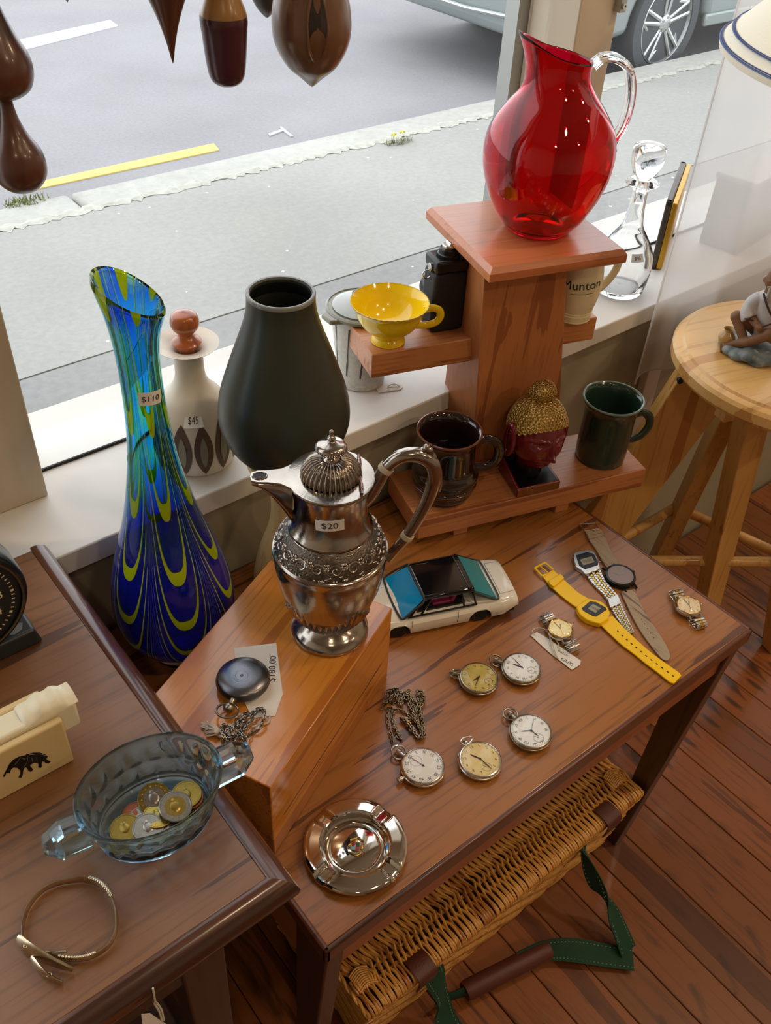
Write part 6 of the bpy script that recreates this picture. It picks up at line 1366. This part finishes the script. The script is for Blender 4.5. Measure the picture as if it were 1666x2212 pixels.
def wall(p0, p1, q0, q1, rows, nn):
    # woven wall: paired strands twisting along the wall with slanted crossing canes
    p0, p1, q0, q1 = map(Vector, (p0, p1, q0, q1)); nrm = (p1-p0).cross(q0-p0).normalized()
    for r_ in range(rows):
        v = (r_+.5)/rows
        for s in (-1, 1):
            pts = []
            for i in range(nn+1):
                u = i/nn; b = p0.lerp(p1, u).lerp(q0.lerp(q1, u), v); up_ = (q0.lerp(q1, u)-p0.lerp(p1, u)).normalized(); a = u*nn*.42+r_*.8
                pts.append(b+nrm*s*.0028*cos(a)+up_*s*.0040*sin(a))
            m.tube(pts, .0026, 6)
    for i in range(int(nn/2.2)):
        u = (i+.5)/int(nn/2.2); u2 = min(1, u+.045*(1 if i % 2 else -1)); m.tube([p0.lerp(p1, u)+nrm*-.0015, q0.lerp(q1, max(0, u2))+nrm*-.0015], .0022, 6)
z0, z1 = .006, bz-.018
wall((bx0+.018, by0+.032, z0), (bx1-.008, by0+.032, z0), (bx0+.004, by0+.006, z1), (bx1-.004, by0+.006, z1), 13, 76)
wall((bx0+.018, by1-.02, z0), (bx0+.018, by0+.032, z0), (bx0+.004, by1, z1), (bx0+.004, by0+.006, z1), 13, 34)
wall((bx1-.008, by0+.032, z0), (bx1-.008, by1-.02, z0), (bx1-.002, by0+.006, z1), (bx1-.002, by1, z1), 13, 34)
m.build('woven_walls', WK, bk, kind='stuff', smooth=60)
m = MB()
for s in (-1, 1):
    for zz, off in ((bz-.017, 0), (bz-.022, .001)): m.tube([(bx0+(bx1-bx0)*i/110, by0+.003+off+s*.0018*sin(i*.9), zz+s*.0022*cos(i*.9)) for i in range(111)], .0024, 6)
for xx_ in (bx0+.001, bx1-.001):
    for s in (-1, 1): m.tube([(xx_+s*.0018*sin(i*.9), by0+(by1-by0)*i/50, bz-.002+s*.0022*cos(i*.9)) for i in range(51)], .0026, 6)
m.build('braided_border', WK, bk, kind='stuff', smooth=60)
m = MB()
for cx_ in (bx0+.022, bx1-.020):
    for i in range(9): m.tube(spline([(cx_-.016+i*.0035, by0+.048, bz+.004), (cx_-.018+i*.0042, by0+.040, bz+.0075), (cx_-.016+i*.0035, by0+.030, bz+.005)], 4), .0017, 6); m.tube(spline([(cx_-.014, by0+.030+i*.003, bz+.005), (cx_, by0+.033+i*.003, bz+.0085), (cx_+.014, by0+.028+i*.003, bz+.004)], 4), .0016, 6)
m.build('corner_binding', WK, bk, kind='stuff', smooth=60)
def P_(x, y, z): return P(x, y, z)-bk.location
for (cx_, lab) in ((P_(905, 2085, bz).x, 0), (P_(1302, 1752, bz).x, 0)):
    m = MB(); w = .0155; pth = spline([(0, by0+.026, bz+.002), (0, by0+.016, bz+.0075), (0, by0+.002, bz+.0070), (0, by0-.0065, bz+.001), (0, by0-.0050, bz-.020), (0, by0-.003, bz-.030)], 6); V = []
    for i, p in enumerate(pth):
        t_ = (pth[min(i+1, len(pth)-1)]-pth[max(i-1, 0)]).normalized(); nn_ = Vector((1, 0, 0)).cross(t_); 
        for a, b in ((-w, 0), (w, 0), (w, .0022), (-w, .0022)): V.append(p+Vector((cx_+a, 0, 0))+nn_*-b)
    k_ = len(pth); m.add(V, [(4*i+j, 4*i+(j+1) % 4, 4*i+4+(j+1) % 4, 4*i+4+j) for i in range(k_-1) for j in range(4)]+[(3, 2, 1, 0), (4*k_-4, 4*k_-3, 4*k_-2, 4*k_-1)]); m.fix = True; m.build('leather_tab', LTH, bk, smooth=50)
WB = mat('green_webbing', srgb(18, 62, 44), .75, bump=.5, bscale=900); STI = mat('grey_stitching', srgb(128, 140, 130), .8)
def ribbon(pts, wdirs, w, name):
    # a strap: centre line with a width direction at each point
    c = spline(pts, 8); wd = [v.normalized() for v in spline(wdirs, 8)]; V = []; n_ = len(c)
    for i, p in enumerate(c):
        t_ = (c[min(i+1, n_-1)]-c[max(i-1, 0)]).normalized(); d = (wd[i]-t_*wd[i].dot(t_)).normalized(); nn_ = t_.cross(d)
        for a, b in ((-1, -1), (1, -1), (1, 1), (-1, 1)): V.append(p+d*a*w/2+nn_*b*.0008)
    m = MB(); m.add(V, [(4*i+j, 4*i+(j+1) % 4, 4*i+4+(j+1) % 4, 4*i+4+j) for i in range(n_-1) for j in range(4)]+[(3, 2, 1, 0), (4*n_-4, 4*n_-3, 4*n_-2, 4*n_-1)]); m.fix = True; o = m.build(name, WB, bk, smooth=50)
    s = MB(); acc = 0
    for i in range(1, n_):
        acc += (c[i]-c[i-1]).length
        t_ = (c[i]-c[i-1]).normalized(); d = (wd[i]-t_*wd[i].dot(t_)).normalized(); nn_ = t_.cross(d); seg = max(1, int((c[i]-c[i-1]).length/.0042))
        for q_ in range(seg):
            p = c[i-1].lerp(c[i], q_/seg)
            for a in (-.36, .36):
                for b in (-1, 1): s.tube([p+d*a*w+nn_*b*.0011-t_*.0011, p+d*a*w+nn_*b*.0011+t_*.0011], .0007, 4)
    s.build('stitching', STI, o, kind='stuff')
XD = Vector((1, 0, 0))
ribbon([P_(1262, 1812, .165), P_(1266, 1850, .14), P_(1290, 1915, .10), P_(1325, 1975, .06), P_(1358, 2055, .016)], [XD, XD*.3+Vector((0, .8, -.3)), Vector((-.1, .5, -.8)), XD*.9+Vector((0, .5, 0)), XD+Vector((0, .2, .1))], .034, 'webbing_strap')
ribbon([P_(1368, 2072, .012), P_(1300, 2062, .018), P_(1235, 2052, .030), P_(1175, 2055, .036), P_(1120, 2080, .036)], [Vector((.3, .9, .1)), Vector((.1, 1, .3)), Vector((0, .8, .6)), Vector((0, .6, .8)), Vector((.1, .6, .8))], .034, 'webbing_strap')
ribbon([P_(932, 2085, .165), P_(940, 2110, .14), P_(955, 2150, .10), P_(962, 2200, .06), P_(1000, 2260, .02)], [XD, XD, XD*.8+Vector((0, .5, 0)), XD, XD], .034, 'webbing_strap')
m = MB(); m.tube([P_(1186, 2050, .036), P_(1178, 2054, .036), P_(1012, 2138, .036), P_(1004, 2143, .036)], [.0135, .0150, .0150, .0135], 20); m.build('leather_grip', LTH, bk, smooth=50)
m = MB(); m.tube([P_(1006, 2142, .036), P_(975, 2152, .030), P_(945, 2176, .02)], [(.016, .004), (.015, .003), (.015, .003)], 12, up=(0, 0, 1)); m.build('grip_end', WB, bk)

# ---------------------------------------------------------------- hanging turned wooden ornaments
PUR = mat('purple_heartwood', srgb(74, 38, 48), .25, coat=.3, vary=.6, vscale=30, c2=srgb(56, 26, 38)); OLV = wood('olive_wood', srgb(150, 112, 62), srgb(120, 84, 44), axis=2, freq=30, rough=.3, coat=.3); CHC = wood('charcoal_wood', srgb(58, 50, 46), srgb(40, 34, 32), axis=2, freq=30, rough=.35); PEARW = wood('pear_wood', srgb(108, 76, 54), srgb(74, 48, 34), srgb(54, 34, 26), axis=2, freq=24, rough=.28, coat=.4)
HY = .70; G = 'turned wooden ornaments hanging in the window'
def hang(px, py, lab, prof, m_, HY=HY, extra=None, seg=56, cordz=2.31):
    p = PP(px, py, Vector((0, HY, 0)), Vector((0, 1, 0))); t = thing('hanging_ornament', lab, 'ornament', p, 0, G)
    MB().lathe(sp2(prof, 5), seg, cap=False).build('turned_body', m_, t, smooth=60)
    top = prof[-1][1]; MB().tube([(0, 0, top-.002), (0, 0, cordz-p.z)], .0007, 6).build('cord', STRING, t); return t
hang(674, 188, 'large brown teardrop ornament with an oval opening, rightmost of the row', [(0, 0), (.003, .002), (.010, .008), (.022, .018), (.031, .034), (.0335, .05), (.031, .070), (.024, .092), (.015, .115), (.008, .140), (.004, .16), (0, .162)], PEARW)
hang(492, 185, 'bottle-shaped ornament with purple lower half and olive wood neck', [(0, 0), (.008, .001), (.0135, .006), (.0160, .018), (.0180, .040), (.0188, .0478), (.0185, .0520)], PUR).location.z += 0
_t = [o for o in bpy.data.objects if o.get('label', '').startswith('bottle-shaped')][0]
MB().lathe(sp2([(.0184, .0515), (.0175, .056), (.013, .068), (.0085, .085), (.006, .105), (.005, .125), (0, .127)], 5), 56, cap=False).build('neck', OLV, _t, smooth=60, label='olive-coloured wooden neck')
hang(374, 138, 'dark brown cone-shaped ornament with a long sharp tip', [(0, 0), (.0012, .004), (.0035, .015), (.0085, .032), (.0165, .052), (.023, .070), (.025, .085), (.022, .105), (.012, .13), (.004, .155), (0, .157)], DARKW)
hang(577, 39, 'charcoal-coloured pointed ornament at the top edge beside the large teardrop', [(0, 0), (.003, .002), (.010, .010), (.0175, .026), (.0205, .045), (.018, .065), (.010, .09), (.004, .11), (0, .112)], CHC, HY=.79)
hang(146, 6, 'small light brown ornament tip just entering at the top left', [(0, 0), (.0015, .002), (.008, .006), (.018, .010), (.026, .018), (.028, .032), (.022, .055), (.010, .08), (.004, .10), (0, .102)], PEARW)
t = hang(53, 412, 'double-bulbed reddish brown ornament at the left edge', [(0, 0), (.010, .0015), (.0175, .009), (.0197, .019), (.0175, .030), (.011, .041), (.0068, .052), (.0050, .062), (.0052, .068)], DARKW)
MB().lathe(sp2([(.004, .0665), (.012, .068), (.020, .074), (.0232, .085), (.0215, .096), (.015, .110), (.009, .128), (.006, .150), (.005, .175), (0, .178)], 5), 56, cap=False).build('upper_bulb', DARKW, t, smooth=60)
big = [o for o in bpy.data.objects if o.get('label', '').startswith('large brown teardrop')][0]
m = MB(); a = math.atan2(-HY, -big.location.x)+.15; dd = Vector((cos(a), sin(a), 0)); sd = Vector((-dd.y, dd.x, 0))
V = []; n_ = 36
for k_ in range(n_):
    an = 2*pi*k_/n_; u = .0085*cos(an)*(1-.45*max(0, sin(an))); w = .058+.030*sin(an) ; q_ = np.interp(w, [.02, .034, .05, .07, .092], [.0225, .0312, .0337, .0312, .0242]); V.append(Vector((0, 0, w))+sd*u+dd*(math.sqrt(max(0, q_**2-u*u))+.0006))
m.tube(V, .0012, 6, closed=True); m.build('opening_rim', PEARW, big)
m = MB(); m.add(V+[Vector((0, 0, .058))+dd*.0338], [(k_, (k_+1) % n_, n_) for k_ in range(n_)]); m.build('carved_opening', CHC, big, smooth=60)

# ---------------------------------------------------------------- mud-man fisherman figurine on the stool
FLS = mat('clay_skin', srgb(142, 104, 72), .6, vary=.5, vscale=60, c2=srgb(112, 80, 54)); ROB = mat('white_robe_glaze', srgb(206, 202, 198), .35, vary=.4, vscale=40, c2=srgb(176, 172, 172)); RCK = mat('blue_rock_glaze', srgb(58, 78, 96), .35, vary=1.2, vscale=70, c2=srgb(150, 156, 146))
fg = thing('figurine', 'small clay figurine of a seated bearded old man fishing on the round stool', 'figurine', (1.200, .578, SZ+.0004))
fn_ = Vector((-fg.location.x, -fg.location.y, 0)).normalized()
def F3(px, py, off=0): return PP(px, py, fg.location+fn_*off, fn_)-fg.location
rt = Vector((-fn_.y, fn_.x, 0))                     # photo right
m = MB()
for k_ in range(16): a = 2*pi*k_/16; m.ball((.036*cos(a)*1.0, .036*sin(a), .007+.003*sin(k_*2.3)), (.016, .016, .009), 12, 8)
m.ball((0, 0, .008), (.044, .044, .010), 20, 10); m.build('rock_base', RCK, fg, remesh=.0016, smooth=0)
h0 = F3(1672, 606, .004); m = MB()
m.ball(h0, (.0118, .0118, .0140), 20, 14); m.ball(h0+Z*.006+fn_*-.001, (.0108, .0108, .010), 16, 10)
m.ball(h0+fn_*.0115-Z*.002, (.0022, .0022, .0035), 10, 8); m.tube([h0+fn_*.010+rt*-.0065+Z*.002, h0+fn_*.0118+rt*-.001+Z*.0022], .0014, 8); m.tube([h0+fn_*.010+rt*.0065+Z*.002, h0+fn_*.0118+rt*.001+Z*.0022], .0014, 8)
for s in (-1, 1): m.ball(h0+rt*s*.0118-Z*.001, (.0026, .0026, .0045), 10, 8)
m.tube([h0-Z*.008, h0-Z*.020-fn_*.002], [.006, .008], 12)
kn = F3(1592, 684, .010); hp_ = F3(1648, 722, -.006); ft = F3(1610, 742, .022)
m.tube(spline([hp_, (hp_+kn)/2+Z*.003, kn], 5), [.0125, .0122, .0118, .0112, .0108, .0104, .0100, .0096, .0092, .0090, .0088], 14); m.ball(kn, .0092, 14, 10)
m.tube(spline([kn, (kn+ft)/2+fn_*.001, ft], 5), list(np.linspace(.0090, .0058, 11)), 14)
k2 = F3(1662, 722, .026); f2 = F3(1568, 748, .024); m.tube(spline([F3(1690, 735, 0), k2], 5), list(np.linspace(.0125, .0100, 6)), 14); m.ball(k2, .0096, 14, 10); m.tube(spline([k2, F3(1618, 738, .027), F3(1585, 742, .025)], 5), list(np.linspace(.0092, .0052, 11)), 14)
m.tube([F3(1585, 742, .025), F3(1572, 748, .025), F3(1560, 753, .026)], [(.0052, .0050), (.0062, .0040), (.0058, .0030)], 12)
for k_ in range(5): m.ball(F3(1558, 744+k_*4, .0255+.001*k_), (.0022, .0022, .0016), 8, 6)
el_ = F3(1622, 684, .012); hd_ = F3(1640, 708, .026); m.tube([el_, (el_+hd_)/2, hd_], [.0068, .0060, .0048], 12); m.ball(hd_, (.0062, .0062, .0052), 12, 8)
for k_ in range(4): m.tube([hd_+rt*(.003-.001*k_)+Z*(.003-.002*k_), hd_+fn_*.006+rt*(.002-.0005*k_)+Z*(.002-.002*k_)], .0017, 6)
m.build('body', FLS, fg, remesh=.0011, smooth=0)
m = MB(); sh = F3(1640, 640, .002); wa = F3(1668, 716, .0)
m.tube(spline([wa-Z*.004, F3(1666, 690, 0), F3(1668, 660, 0), F3(1668, 640, 0), F3(1670, 628, 0)], 4), list(np.interp(np.linspace(0, 1, 17), [0, .4, .8, 1], [.026, .024, .020, .009])), 24, flat=.85, up=rt)
m.tube(spline([sh+rt*.004, F3(1626, 656, .004), F3(1617, 678, .010), F3(1620, 688, .013)], 4), [.0100, .0105, .0110, .0112, .0112, .0112, .0114, .0118, .0120, .0122, .0124, .0122, .0118], 16)
m.build('robe', ROB, fg, remesh=.0013, smooth=0)
m = MB(); m.tube(spline([F3(1650, 634, .014), F3(1656, 655, .024), F3(1668, 682, .026), F3(1690, 700, .022)], 4), .0016, 8); m.torus(F3(1620, 688, .0135), .0108, .0011, 24, 6, ax=rt, ay=(fn_+Z*.3)); m.build('robe_trim', mat('dark_trim', srgb(58, 42, 40), .5), fg)
m = MB(); m.tube(spline([h0+fn_*.0095-Z*.007, h0+fn_*.0125-Z*.014, h0+fn_*.013-Z*.024, h0+fn_*.012-Z*.032], 4), list(np.linspace(.0060, .0014, 13)), 12, flat=.6); m.tube(spline([h0+fn_*.0118+rt*-.005-Z*.0065, h0+fn_*.0128-Z*.0045, h0+fn_*.0118+rt*.005-Z*.0065], 4), .0014, 8); m.ball(h0-rt*.0105-fn_*.003-Z*.002, (.004, .004, .006), 10, 8)
m.build('beard', mat('grey_beard', srgb(170, 164, 152), .6), fg, smooth=60)
MB().tube([hd_-rt*.004-Z*.004, hd_+rt*.02+Z*.017+fn_*.004, hd_+rt*.060+Z*.055+fn_*.010], [.0014, .0012, .0009], 8).build('fishing_rod', mat('dark_red_rod', srgb(74, 30, 26), .4), fg)
pc_ = F3(1572, 724, .014); m = MB(); m.M = Matrix.Translation((pc_.x, pc_.y, pc_.z-.012)); m.lathe(sp2([(0, 0), (.008, 0), (.012, .006), (.0115, .012), (.007, .018), (.0062, .020), (.0082, .0225), (.0078, .0228), (.0052, .020), (.0052, .012), (0, .010)], 3), 32, cap=False); m.build('fish_pot', mat('ochre_glaze', srgb(176, 142, 84), .3, coat=.3), fg, smooth=50)
